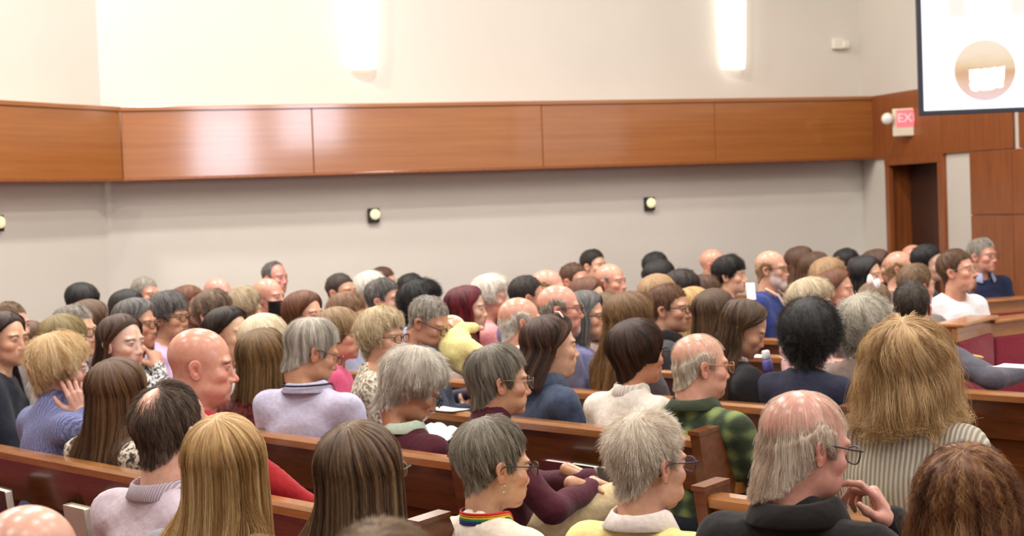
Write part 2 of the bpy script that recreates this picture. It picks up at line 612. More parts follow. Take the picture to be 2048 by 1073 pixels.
# exit sign with two emergency lamps on the right wall above the door
sgn = bpy.data.objects.new('exit_sign', None); COL.objects.link(sgn)
q = rp(line_px(pB, dR, 1824, 246)); r = at(1826, 246, q[1])
on_wall(sgn, (q[0] + nR[0] * 0.03, q[1] + nR[1] * 0.03, r[2]), nR)
sgn.rotation_euler = (0, 0, math.atan2(-0.94, -0.30))
tag(sgn, 'cream emergency exit sign with red panel and twin lamps above the door', 'exit sign')
CREAM = plain('sign_cream', S(226, 214, 190), 0.45)
solid('housing', box_vf(0, 0.05, -0.15, 0.15, -0.115, 0.13, 0.008), CREAM, sgn)
REDP = plain('sign_red', S(240, 120, 130), 0.4, emit=(1.0, 0.12, 0.16), estr=0.45)
solid('red_panel', box_vf(0.05, 0.055, -0.115, 0.125, -0.035, 0.118, 0.002), REDP, sgn)
fc = bpy.data.curves.new('exit_text', 'FONT'); fc.body = 'EXIT'; fc.size = 0.11; fc.align_x = 'CENTER'; fc.align_y = 'CENTER'; fc.extrude = 0.001
tmp = bpy.data.objects.new('lettering_tmp', fc); COL.objects.link(tmp)
bpy.context.view_layer.update()
lm = bpy.data.meshes.new_from_object(tmp); bpy.data.objects.remove(tmp)
lm.materials.clear(); lm.materials.append(plain('letter_pink', S(255, 190, 190), 0.4, emit=(1, 0.55, 0.55), estr=0.5))
fo = bpy.data.objects.new('lettering', lm); COL.objects.link(fo); fo.parent = sgn; fo.location = (0.0575, 0.005, 0.042); fo.rotation_euler = (math.pi / 2, 0, math.pi / 2)
for sgy in (-1, 1):
    lamp = solid('lamp_head', tube_vf([(0.02, sgy * 0.19, 0.055), (0.05, sgy * 0.19, 0.05), (0.085, sgy * 0.19, 0.042), (0.10, sgy * 0.19, 0.038)], [0.03, 0.05, 0.055, 0.05], 14), CREAM, sgn, True)
    solid('lens', tube_vf([(0.099, sgy * 0.19, 0.038), (0.104, sgy * 0.19, 0.037)], [0.045, 0.042], 14), plain('lamp_lens', S(250, 246, 238), 0.2), lamp, True)
    solid('bracket', tube_vf([(0.02, sgy * 0.14, 0.06), (0.03, sgy * 0.19, 0.055)], 0.014, 8), CREAM, sgn, True)

# projection screen, hanging in front of the right wall
scr = bpy.data.objects.new('projection_screen', None); COL.objects.link(scr)
SD = 11.0
pc = at(1838, 232, SD)
scr.location = pc
scr.rotation_euler = (0, 0, math.radians(-2))
tag(scr, 'large white projection screen in a black frame at upper right', 'screen')
SW, SH = 2.4, 1.6
FR = plain('screen_frame', S(28, 34, 48), 0.5)
ft = 0.03
solid('frame_side', box_vf(0, ft, -0.02, 0.02, 0, SH, 0.003), FR, scr)
solid('frame_side', box_vf(SW - ft, SW, -0.02, 0.02, 0, SH, 0.003), FR, scr)
solid('frame_bottom', box_vf(ft, SW - ft, -0.02, 0.02, 0, ft, 0.003), FR, scr)
solid('frame_top', box_vf(ft, SW - ft, -0.02, 0.02, SH - ft, SH, 0.003), FR, scr)


def screen_mat():
    m, nt, p = new_mat('screen_picture')
    tc = nt.nodes.new('ShaderNodeTexCoord')
    sep = nt.nodes.new('ShaderNodeSeparateXYZ'); nt.links.new(tc.outputs['Object'], sep.inputs[0])
    n1 = noise(nt, coords(nt, (1, 1, 1)), 6, 3)
    # upper picture strip: pale rosy shapes fading into white
    mr = nd(nt, 'ShaderNodeMapRange'); mr.inputs['From Min'].default_value = 0.60; mr.inputs['From Max'].default_value = 0.66
    nt.links.new(sep.outputs['Z'], mr.inputs[0])
    w = nd(nt, 'ShaderNodeTexWave', wave_type='BANDS', bands_direction='X'); w.inputs['Scale'].default_value = 0.75; w.inputs['Distortion'].default_value = 6.0
    nt.links.new(coords(nt, (1, 1, 0.25)), w.inputs[0])
    pic = ramp(nt, w.outputs['Fac'], [(0.35, (1.0, 1.0, 1.0)), (0.7, (0.98, 0.90, 0.88)), (0.95, (0.86, 0.72, 0.66))])
    mx = nd(nt, 'ShaderNodeMixRGB'); mx.inputs[1].default_value = (0.97, 0.985, 1.0, 1)
    nt.links.new(mr.outputs[0], mx.inputs[0]); nt.links.new(pic, mx.inputs[2])
    nt.links.new(mx.outputs[0], p.inputs['Emission Color'])
    p.inputs['Base Color'].default_value = (0.05, 0.05, 0.05, 1)
    p.inputs['Emission Strength'].default_value = 1.15
    p.inputs['Roughness'].default_value = 0.6
    return m
pane = solid('screen_surface', box_vf(ft, SW - ft, -0.006, 0.006, ft, SH - ft), screen_mat(), scr)
# round logo printed on the projected page
def disc_vf(r, y0, y1, n=40):
    return prism_vf([(r * math.cos(2 * math.pi * i / n), r * math.sin(2 * math.pi * i / n)) for i in range(n)], y0, y1, 'y')
def logo_mat():
    m, nt, p = new_mat('logo_picture')
    tc = nt.nodes.new('ShaderNodeTexCoord')
    sep = nt.nodes.new('ShaderNodeSeparateXYZ'); nt.links.new(tc.outputs['Object'], sep.inputs[0])
    f = noise(nt, coords(nt, (2, 1, 5)), 3, 3)
    ad = nd(nt, 'ShaderNodeMath', operation='MULTIPLY_ADD'); ad.inputs[1].default_value = 0.10; nt.links.new(f, ad.inputs[0]); nt.links.new(sep.outputs['Z'], ad.inputs[2])
    mr = nd(nt, 'ShaderNodeMapRange'); mr.inputs['From Min'].default_value = -0.15; mr.inputs['From Max'].default_value = 0.25
    nt.links.new(ad.outputs[0], mr.inputs[0])
    c = ramp(nt, mr.outputs[0], [(0.0, S(246, 214, 214)), (0.3, S(240, 196, 170)), (0.47, S(222, 170, 128)), (0.55, S(238, 205, 160)), (0.75, S(252, 228, 200)), (1.0, S(254, 236, 214))])
    nt.links.new(c, p.inputs['Emission Color']); p.inputs['Emission Strength'].default_value = 0.9
    p.inputs['Base Color'].default_value = (0.02, 0.02, 0.02, 1)
    return m
lg = solid('round_logo', disc_vf(0.2, -0.009, -0.0065), logo_mat(), pane)
lg.location = (0.44, 0, 0.285)
LETW = plain('letter_white', (0.9, 0.9, 0.9), 0.5, emit=(1, 1, 1), estr=1.2)
# two rows of blurred, burnt-out white block lettering: only the outline of the block can be made out
blk = [(-0.115, 0.035), (-0.05, 0.04), (-0.045, 0.035), (0.0, 0.043), (0.005, 0.038), (0.06, 0.048), (0.066, 0.043), (0.118, 0.052), (0.113, -0.03),
       (0.108, -0.034), (0.105, -0.085), (0.075, -0.092), (0.07, -0.084), (0.03, -0.10), (-0.03, -0.105), (-0.045, -0.098), (-0.075, -0.108), (-0.105, -0.098), (-0.118, -0.06), (-0.108, -0.04), (-0.115, -0.03)]
lb = solid('logo_lettering', prism_vf(blk, -0.011, -0.0095, 'y'), LETW, lg)
lb.location = (0.012, 0, -0.03)

# ------------------------------------------------------------------ pews
PT = np.array([0.671, -0.741]); PT /= np.linalg.norm(PT)
PN = np.array([-PT[1], PT[0]])                       # direction the benches face
ROW0, PITCHROW = 2.78, 0.835
row_off = lambda k: ROW0 + PITCHROW * k


def row_px(k, px):
    """distance along PT (from the foot of the normal) where the bench top of row k is seen at column px"""
    kx = (px - W / 2) / F
    for _ in range(3):
        d = row_off(k) / (kx * PN[0] + PN[1])
        # account for the roll at rail height
        dy = (1.72 - 0.86) * F / d
        kx = (px - W / 2 - (dy * 0.0375)) / F
    p = np.array([kx * d, d])
    return p.dot(PT)


PEW_SEAT = 0.43


def pew(label, k, s0, s1, e0=True, e1=True, cushion=True):
    Lp = s1 - s0
    root = bpy.data.objects.new('pew', None); COL.objects.link(root)
    o = PN * row_off(k) + PT * s0
    root.location = (o[0], o[1], 0)
    root.rotation_euler = (0, 0, math.atan2(PT[1], PT[0]))
    tag(root, label, 'pew', 'wooden pews')
    # local: x along the bench, y = the way it faces, z up ; back leans from y=.07 (seat) to y=0 (top)
    def lean(z): return 0.085 * (0.86 - z) / 0.42
    def board(name, z0, z1, t0, t1, mat):
        poly = [(lean(z0) + t0, z0), (lean(z0) + t1, z0), (lean(z1) + t1, z1), (lean(z1) + t0, z1)]
        return solid(name, prism_vf(poly, 0.0, Lp, 'x'), mat, root)
    board('back_panel', 0.30, 0.835, -0.012, 0.012, PEW)
    board('back_board', 0.66, 0.835, -0.024, -0.012, PEW)
    rail = [(-0.036, 0.825), (0.028, 0.825), (0.03, 0.85), (0.022, 0.862), (-0.030, 0.862), (-0.038, 0.85)]
    solid('top_rail', prism_vf(rail, -0.003, Lp + 0.003, 'x'), PEWTOP, root)
    seat = [(0.06, 0.375), (0.50, 0.395), (0.50, 0.42), (0.06, 0.40)]
    solid('seat', prism_vf(seat, 0.0, Lp, 'x'), PEW, root)
    if cushion:
        v, f = box_vf(0.03, Lp - 0.03, 0.10, 0.49, 0.40, 0.435, 0.012)
        solid('cushion', (v, f), BURG, root, True)
        cb = [(lean(0.46) + 0.012, 0.46), (lean(0.46) + 0.03, 0.46), (lean(0.80) + 0.03, 0.80), (lean(0.80) + 0.012, 0.80)]
        solid('back_cushion', prism_vf(cb, 0.03, Lp - 0.03, 'x'), BURG, root, True)
    # book rack behind the back
    rk = solid('book_rack', join_vf([box_vf(0.15, Lp - 0.15, -0.085, 0.045, 0.49, 0.505), box_vf(0.15, Lp - 0.15, -0.095, -0.082, 0.49, 0.575)]), PEW, root)
    for e, x0 in ((e0, -0.045), (e1, Lp)):
        if not e: continue
        poly = [(-0.05, 0.875), (0.055, 0.885), (0.16, 0.64), (0.40, 0.615), (0.455, 0.64), (0.47, 0.58), (0.45, 0.30), (0.50, 0.0), (-0.02, 0.0), (0.02, 0.45)]
        ep = solid('end_panel', prism_vf(poly, x0, x0 + 0.045, 'x'), PEW, root)
        arm = [(0.13, 0.64), (0.44, 0.625), (0.47, 0.64), (0.46, 0.665), (0.14, 0.68)]
        solid('armrest', prism_vf(arm, x0 - 0.012, x0 + 0.057, 'x'), PEWTOP, ep)
        cap = [(-0.055, 0.872), (0.058, 0.882), (0.058, 0.897), (-0.055, 0.887)]
        solid('end_cap', prism_vf(cap, x0 - 0.004, x0 + 0.049, 'x'), PEW, ep)
    return root


def wall_s(k, lo):
    """where the row line meets the left/back wall (lo) side"""
    best = None
    for p, d, n in ((wA, dL, nL), (wA, dB, nB)):
        o = PN * row_off(k)
        den = PT.dot(n)
        s = (p - o).dot(n) / den
        q = o + PT * s
        t = (q - p).dot(d)
        if t >= -0.01:
            best = s if best is None else max(best, s)
    return best
PEW_LABELS = {
    -2: 'wooden pew behind the bald man at the bottom left', -1: 'wooden pew behind the long-haired blonde woman',
    0: 'dark glossy pew in front of which the blue cable sweater shows', 1: 'wooden pew behind the man in the burgundy turtleneck',
    2: 'wooden pew with leaning end post behind the green plaid jacket', 3: 'wooden pew behind the black-haired woman in navy',
    4: 'wooden pew whose rail shows at the right edge', 5: 'wooden pew behind the man in grey blue looking down'}
ends = {-2: row_px(-2, 1200), -1: row_px(-1, 900), 0: row_px(0, 850), 1: row_px(1, 925), 2: row_px(2, 1405), 3: row_px(3, 1700), 4: row_px(4, 2250)}
for k in range(-2, 12):
    lo = wall_s(k, True) + (0.75 if k < 5 else 0.45)
    hi = ends.get(k)
    if hi is None:
        o = PN * row_off(k)
        sR = (wB - o).dot(nR) / PT.dot(nR)
        hi = min(sR - 0.7, row_px(k, 1890 - 30 * max(0, 7 - k)))
    if hi - lo < 0.8: continue
    pew(PEW_LABELS.get(k) or 'wooden pew %s from the back wall, mostly hidden by people' % ['first', 'second', 'third', 'fourth', 'fifth', 'sixth', 'seventh'][11 - k], k, lo, hi)
pew('wooden pew with lit armrest behind the woman in the ribbed sweater', 1, row_px(1, 1440), row_px(1, 2300))
pew('wooden pew under the row of grey and white haired people at lower right', 0, row_px(0, 905) + 0.85, row_px(0, 2500))
# angled bench front with burgundy upholstery beside the man in white
def bench_front(label, pts, z, grp):
    root = bpy.data.objects.new('pew', None); COL.objects.link(root)
    tag(root, label, 'pew', grp)
    p, q = [np.array(x[:2]) for x in pts]
    L = np.linalg.norm(q - p); d = (q - p) / L
    root.location = (p[0], p[1], 0); root.rotation_euler = (0, 0, math.atan2(d[1], d[0]))
    solid('back_panel', box_vf(0, L, 0.0, 0.05, 0.1, z - 0.02, 0.004), PEW, root)
    solid('back_cushion', box_vf(0.02, L - 0.02, -0.05, 0.0, 0.46, z - 0.10, 0.015), BURG, root, True)
    solid('face_rail', box_vf(0, L, -0.03, 0.0, z - 0.10, z - 0.02, 0.004), PEWTOP, root)
    solid('top_rail', box_vf(-0.01, L + 0.01, -0.07, 0.10, z - 0.02, z, 0.006), PEWTOP, root)
    solid('seat', box_vf(0, L, -0.48, 0.0, 0.38, 0.42, 0.004), PEW, root)
    solid('cushion', box_vf(0.02, L - 0.02, -0.47, -0.05, 0.42, 0.46, 0.015), BURG, root, True)
    return root
c0 = at(1903, 648, 8.6); c1 = at(1972, 640, 9.1); c2 = at(2130, 615, 9.5)
bench_front('short pew section with burgundy back below the man in white', (c0, c1), c0[2], 'burgundy pews at the side')
bench_front('burgundy backed pew cut off by the right picture edge', (c1, c2), c1[2], 'burgundy pews at the side')
d0 = at(1960, 600, 10.9); d1 = at(2140, 575, 11.2)
bench_front('farther pew with pale rail under the man in the navy jacket', (d0, d1), d0[2], 'burgundy pews at the side')

# ------------------------------------------------------------------ signed-distance modelling (numpy)
def smin(a, b, k):
    h = np.clip(0.5 + 0.5 * (b - a) / k, 0, 1)
    return b * (1 - h) + a * h - k * h * (1 - h)


def smax(a, b, k):
    return -smin(-a, -b, k)


def ell(P, c, r):
    c = np.asarray(c, np.float32); r = np.asarray(r, np.float32)
    q = (P - c) / r
    k0 = np.sqrt((q * q).sum(-1)) + 1e-6
    q2 = q / r
    k1 = np.sqrt((q2 * q2).sum(-1)) + 1e-6
    return k0 * (k0 - 1) / k1


def cap(P, a, b, ra, rb):
    a = np.asarray(a, np.float32); b = np.asarray(b, np.float32)
    ba = b - a
    t = np.clip(((P - a) @ ba) / (ba @ ba), 0, 1)
    d = P - a - t[..., None] * ba
    return np.sqrt((d * d).sum(-1)) - (ra + (rb - ra) * t)


def surface_nets(fn, lo, hi, h):
    lo = np.asarray(lo, float); hi = np.asarray(hi, float)
    n = np.ceil((hi - lo) / h).astype(int) + 1
    ax = [lo[i] + h * np.arange(n[i]) for i in range(3)]
    G = np.stack(np.meshgrid(*ax, indexing='ij'), -1).astype(np.float32)
    V = fn(G.reshape(-1, 3)).reshape(n)
    s = V < 0
    c = [n[0] - 1, n[1] - 1, n[2] - 1]
    acc = np.zeros((*c, 3), np.float32); cnt = np.zeros(c, np.float32)
    sl = lambda o, d: slice(o, o + d)
    for axis in range(3):
        o1, o2 = [(1, 2), (0, 2), (0, 1)][axis]
        for u in (0, 1):
            for w in (0, 1):
                off = [0, 0, 0]; off[o1] = u; off[o2] = w
                a = V[sl(off[0], c[0]), sl(off[1], c[1]), sl(off[2], c[2])]
                off2 = off.copy(); off2[axis] = 1
                b = V[sl(off2[0], c[0]), sl(off2[1], c[1]), sl(off2[2], c[2])]
                m = (a < 0) != (b < 0)
                t = np.where(m, a / (a - b + 1e-12), 0)
                p = np.zeros((*c, 3), np.float32)
                p[..., o1] = u; p[..., o2] = w; p[..., axis] = t
                acc += p * m[..., None]; cnt += m
    act = cnt > 0
    idx = np.full(c, -1, np.int64)
    ii = np.argwhere(act)
    idx[act] = np.arange(len(ii))
    verts = lo + h * (ii + acc[act] / cnt[act][:, None])
    quads = []
    for axis in range(3):
        o1, o2 = [(1, 2), (2, 0), (0, 1)][axis]
        e = [slice(None)] * 3; e2 = [slice(None)] * 3
        e[axis] = slice(0, n[axis] - 1); e2[axis] = slice(1, n[axis])
        a, b = s[tuple(e)], s[tuple(e2)]
        m = a != b
        pos = np.argwhere(m)
        pos = pos[(pos[:, o1] > 0) & (pos[:, o2] > 0) & (pos[:, o1] < c[o1]) & (pos[:, o2] < c[o2])]
        if not len(pos): continue
        inside = a[tuple(pos.T)]
        def cell(du, dw):
            q = pos.copy(); q[:, o1] -= du; q[:, o2] -= dw
            return idx[tuple(q.T)]
        q = np.stack([cell(1, 1), cell(0, 1), cell(0, 0), cell(1, 0)], 1)
        q[~inside] = q[~inside][:, ::-1]
        quads.append(q)
    return verts.astype(np.float32), np.concatenate(quads)


# ------------------------------------------------------------------ head
def head_fn(hp):
    g, hv, ag = hp['male'], hp['heavy'], hp['age']
    ns, jw, bd = hp['nose'], hp['jaw'], hp['beard']
    def f(P, face=True):
        d = ell(P, (-0.014, 0, 0.034), (0.097, 0.076, 0.083))
        d = smin(d, ell(P, (0.034, 0, -0.030), (0.054, 0.058 + 0.006 * hv, 0.085)), 0.03)
        d = smin(d, ell(P, (0.026, 0, -0.074), (0.056 + 0.004 * g, (0.049 + 0.006 * g) * jw + 0.010 * hv, 0.038 + 0.004 * g)), 0.025)
        d = smin(d, ell(P, (0.070 + 0.003 * g, 0, -0.101), (0.020, 0.020 + 0.004 * g, 0.017)), 0.02)
        if hv > 0.3:
            d = smin(d, ell(P, (0.028, 0, -0.108), (0.045, 0.05, 0.03)), 0.02)
        if bd > 0:
            d = smin(d, ell(P, (0.068, 0, -0.100 - 0.012 * bd), (0.024, 0.026 + 0.012 * bd, 0.022 + 0.014 * bd)), 0.015)
        # neck
        rn = 0.049 + 0.010 * g + 0.007 * hv
        d = smin(d, cap(P, (-0.022, 0, -0.04), (-0.045, 0, -0.22), rn, rn * 1.08), 0.025)
        d = smin(d, cap(P, (-0.045, 0, -0.20), (-0.055, 0, -0.26), rn * 1.15, rn * 1.7), 0.03)
        if not face: return d
        for s in (-1, 1):
            d = smin(d, ell(P, (0.056, s * 0.043, -0.028), (0.026, 0.020, 0.020)), 0.018)
            d = smin(d, ell(P, (0.074, s * 0.029, 0.021), (0.016, 0.024, 0.008 + 0.002 * g)), 0.014)
            d = smax(d, -ell(P, (0.104, s * 0.032, 0.002), (0.017, 0.020, 0.013)), 0.010)
            d = smin(d, ell(P, (0.0745, s * 0.0315, 0.001), (0.0135, 0.0145, 0.0115)), 0.004)
            d = smin(d, ell(P, (0.0745, s * 0.0315, 0.006), (0.0150, 0.0155, 0.0085)), 0.003)
        if ag > 0.4:
            for s in (-1, 1):
                d = smin(d, ell(P, (0.060, s * 0.038, -0.072), (0.022, 0.017, 0.022)), 0.012)
        d = smin(d, cap(P, (0.079, 0, 0.011), (0.092 + 0.008 * ns, 0, -0.034), 0.0080, 0.0105), 0.012)
        d = smin(d, ell(P, (0.0945 + 0.0085 * ns, 0, -0.0385), (0.0125, 0.0118, 0.0105)), 0.007)
        for s in (-1, 1):
            d = smin(d, ell(P, (0.0905 + 0.003 * ns, s * 0.0130, -0.0415), (0.0120, 0.0078, 0.0080)), 0.006)
        d = smin(d, ell(P, (0.074, 0, -0.064), (0.022, 0.027, 0.022)), 0.016)
        d = smin(d, ell(P, (0.0915, 0, -0.0620), (0.0065, 0.021, 0.0048)), 0.005)
        d = smin(d, ell(P, (0.0900, 0, -0.0730), (0.0065, 0.018, 0.0058)), 0.005)
        d = smax(d, -cap(P, (0.0985, -0.022, -0.0675), (0.0985, 0.022, -0.0675), 0.0020, 0.0020), 0.003)
        return d
    return f


def radial(f, dirs, c, it=26, **kw):
    r = np.full(len(dirs), 0.05, np.float32)
    for _ in range(it):
        d = f(c + dirs * r[:, None], **kw)
        r = r + np.clip(-d * 0.85, -0.02, 0.03)
        r = np.clip(r, 0.02, 0.27)
    return r


HC = np.array([0.0, 0, -0.01], np.float32)


def head_grid(nu, nv):
    u = np.arange(nu) / nu
    ph = 2 * np.pi * u - 0.55 * np.sin(2 * np.pi * u)
    v = (np.arange(nv - 2) + 1) / (nv - 1)
    th = np.pi * v + 0.22 * np.sin(2 * np.pi * v)
    T, Pp = np.meshgrid(th, ph, indexing='ij')
    D = np.stack([np.sin(T) * np.cos(Pp), np.sin(T) * np.sin(Pp), np.cos(T)], -1).reshape(-1, 3)
    D = np.concatenate([D, [[0, 0, 1], [0, 0, -1]]]).astype(np.float32)
    m = nv - 2
    F_ = []
    i, j = np.meshgrid(np.arange(m - 1), np.arange(nu), indexing='ij')
    a = i * nu + j; b = i * nu + (j + 1) % nu
    quads = np.stack([a, a + nu, b + nu, b], -1).reshape(-1, 4)
    top, bot = m * nu, m * nu + 1
    jj = np.arange(nu)
    capt = np.stack([np.full(nu, top), jj, (jj + 1) % nu, (jj + 1) % nu], 1)
    capb = np.stack([np.full(nu, bot), (m - 1) * nu + (jj + 1) % nu, (m - 1) * nu + jj, (m - 1) * nu + jj], 1)
    return D, quads, [tuple(x[:3]) for x in capt], [tuple(x[:3]) for x in capb]


GRIDS = {}
def ear_vf(side, sc=1.0):
    """a real ear: rim, inner fold, bowl and lobe; polar grid, front skin + back skin"""
    nr, na = 7, 20
    V, Fc = [], []
    tilt = math.radians(24)
    ph = np.arange(na) * 2 * np.pi / na
    R = 0.0165 + 0.0135 * np.abs(np.sin(ph)) ** 1.4 + 0.0025 * (np.sin(ph) > 0) * np.abs(np.sin(ph)) - 0.0015 * (np.sin(ph) < -0.5)
    def pt(u, v, w):
        u, v = u * sc, v * sc
        # lean the ear back a little
        uu = u * math.cos(0.22) - v * math.sin(0.22); vv = u * math.sin(0.22) + v * math.cos(0.22)
        x = -0.013 + uu * math.cos(tilt)
        y = 0.0755 + (-uu + 0.012) * math.sin(tilt) + w * math.cos(tilt)
        return (x, side * y, -0.012 + vv)
    prof = [(-0.007), (-0.006), (-0.001), (0.0025), (0.0005), (0.0035), (0.0005)]
    for k in range(nr):
        rho = (k + 0.35) / (nr - 0.65)
        for a in range(na):
            lob = -0.6 if math.sin(ph[a]) < -0.75 else 1.0
            w = prof[k] * (lob if k > 1 else 1)
            V.append(pt(R[a] * rho * math.cos(ph[a]), R[a] * rho * math.sin(ph[a]), w))
    V.append(pt(0.002, -0.002, -0.008)); c0 = len(V) - 1
    back = len(V)
    for a in range(na): V.append(pt(R[a] * 0.97 * math.cos(ph[a]), R[a] * 0.97 * math.sin(ph[a]), -0.006))
    V.append(pt(0, 0, -0.012)); c1 = len(V) - 1
    for k in range(nr - 1):
        for a in range(na):
            b = (a + 1) % na
            Fc.append((k * na + a, k * na + b, (k + 1) * na + b, (k + 1) * na + a))
    for a in range(na):
        b = (a + 1) % na
        Fc.append((c0, a, b)); Fc.append(((nr - 1) * na + a, (nr - 1) * na + b, back + b, back + a)); Fc.append((c1, back + b, back + a))
    if side > 0: Fc = [q[::-1] for q in Fc]
    return V, Fc


def rot3(yaw, pitch, roll):
    """head rotation; yaw about z (left +), pitch down +, roll to the right +"""
    cy, sy, cp, sp, cr, sr = math.cos(yaw), math.sin(yaw), math.cos(pitch), math.sin(pitch), math.cos(roll), math.sin(roll)
    Rz = np.array([[cy, -sy, 0], [sy, cy, 0], [0, 0, 1]])
    Ry = np.array([[cp, 0, sp], [0, 1, 0], [-sp, 0, cp]])
    Rx = np.array([[1, 0, 0], [0, cr, -sr], [0, sr, cr]])
    return Rz @ Ry @ Rx


# ------------------------------------------------------------------ hands
def unit(v):
    v = np.asarray(v, float); return v / (np.linalg.norm(v) + 1e-9)


HAND_CACHE = {}
def hand_mesh(pose, h):
    """right hand, wrist at the origin, fingers along +x, thumb towards +y, back of the hand +z"""
    if (pose, h) in HAND_CACHE: return HAND_CACHE[(pose, h)]
    curls = {'relaxed': [(22, 30, 20), (26, 34, 22), (30, 38, 24), (34, 40, 26)],
             'chin': [(18, 34, 20), (52, 62, 34), (64, 72, 40), (70, 76, 40)],
             'head': [(10, 30, 22), (14, 34, 26), (18, 40, 28), (24, 44, 30)]}[pose]
    ys = [0.030, 0.010, -0.010, -0.029]
    ls = [(0.043, 0.026, 0.021), (0.047, 0.029, 0.022), (0.044, 0.027, 0.021), (0.035, 0.021, 0.019)]
    base = [0.088, 0.092, 0.088, 0.080]
    caps = []
    for i in range(4):
        p = np.array([base[i], ys[i], 0.0])
        caps.append((np.array([0.012, ys[i] * 0.55, 0.0]), p, 0.0145, 0.0115))
        ang = 0; spread = math.radians([5, 1, -3, -8][i])
        for k in range(3):
            ang += math.radians(curls[i][k])
            q = p + ls[i][k] * np.array([math.cos(ang) * math.cos(spread), math.cos(ang) * math.sin(spread), -math.sin(ang)])
            caps.append((p, q, 0.0096 - 0.0011 * k, 0.0088 - 0.0012 * k)); p = q
    p = np.array([0.022, 0.024, -0.004])
    for k, (l, dr) in enumerate(zip((0.046, 0.033, 0.026), ((0.62, 0.72, -0.30), (0.84, 0.45, -0.30), (0.95, 0.20, -0.25)))):
        q = p + l * unit(dr); caps.append((p, q, 0.0130 - 0.002 * k, 0.0110 - 0.0018 * k)); p = q
    caps.append((np.array([-0.09, 0, 0]), np.array([0.012, 0, 0]), 0.027, 0.024))
    def fn(P):
        d = ell(P, (0.05, 0.0, -0.004), (0.048, 0.040, 0.016))
        d = smin(d, ell(P, (0.035, 0.024, -0.012), (0.030, 0.018, 0.015)), 0.01)
        for i, (a, b, ra, rb) in enumerate(caps):
            d = smin(d, cap(P, a, b, ra, rb), 0.004 if i < 16 else 0.012)
        return d
    lo = np.min([np.minimum(a, b) for a, b, _, _ in caps], 0) - 0.03
    hi = np.max([np.maximum(a, b) for a, b, _, _ in caps], 0) + 0.03
    HAND_CACHE[(pose, h)] = surface_nets(fn, lo, hi, h)
    return HAND_CACHE[(pose, h)]


def place_hand(pose, h, wrist, fdir, back, left):
    V, Q = hand_mesh(pose, h)
    V = V.copy().astype(float)
    if left: V[:, 1] *= -1; Q = Q[:, ::-1]
    x = unit(fdir); z = unit(np.asarray(back, float) - x * np.dot(back, x)); y = np.cross(z, x)
    return np.asarray(wrist) + V[:, :1] * x + V[:, 1:2] * y + V[:, 2:] * z, Q


# ------------------------------------------------------------------ torso / garment
def two_bone(Sh, Wr, l1, l2, pole):
    Sh, Wr = np.asarray(Sh, float), np.asarray(Wr, float)
    d = Wr - Sh; L = np.linalg.norm(d)
    if L > (l1 + l2) * 0.985:
        Wr = Sh + d / L * (l1 + l2) * 0.985; d = Wr - Sh; L = np.linalg.norm(d)
    a = (l1 * l1 - l2 * l2 + L * L) / (2 * L)
    hh = math.sqrt(max(l1 * l1 - a * a, 0))
    u = d / L
    p = np.asarray(pole, float); p = unit(p - u * p.dot(u))
    return Sh + u * a + p * hh, Wr


def body_plan(sp):
    """joint positions in the person's own frame (+x front, +y left, z up from the floor)"""
    H = np.array([sp['lean'], 0, sp['hz']])
    k = sp['size']
    b = sp['build']
    sh = (0.175 if sp['male'] > 0.5 else 0.155) * k * (1 + 0.12 * b)
    nb = H + np.array([-0.05, 0, -0.165 * k])               # base of the neck
    pl = dict(H=H, nb=nb)
    pl['sho'] = [np.array([nb[0] - 0.005, s * sh, nb[2] - 0.05 * k]) for s in (-1, 1)]
    pl['elb'], pl['wri'], pl['hand'] = [], [], []
    for i, s in enumerate((-1, 1)):
        spec = sp['arms'][i]
        if spec is None:
            w = np.array([0.27, s * 0.075, 0.62]); pole = (-0.5, s * 0.9, -0.6); hd = ('relaxed', (0.92, -s * 0.35, -0.1), (0.1, s * 0.2, 0.95))
        else:
            w, pole, hd = np.array(spec[0], float), spec[1], spec[2]
            if len(spec) > 3 and spec[3] == 'head': w = H + sp['Rhead'] @ w
        e, w = two_bone(pl['sho'][i], w, 0.285 * k, 0.25 * k, pole)
        pl['elb'].append(e); pl['wri'].append(w); pl['hand'].append(hd)
    return pl


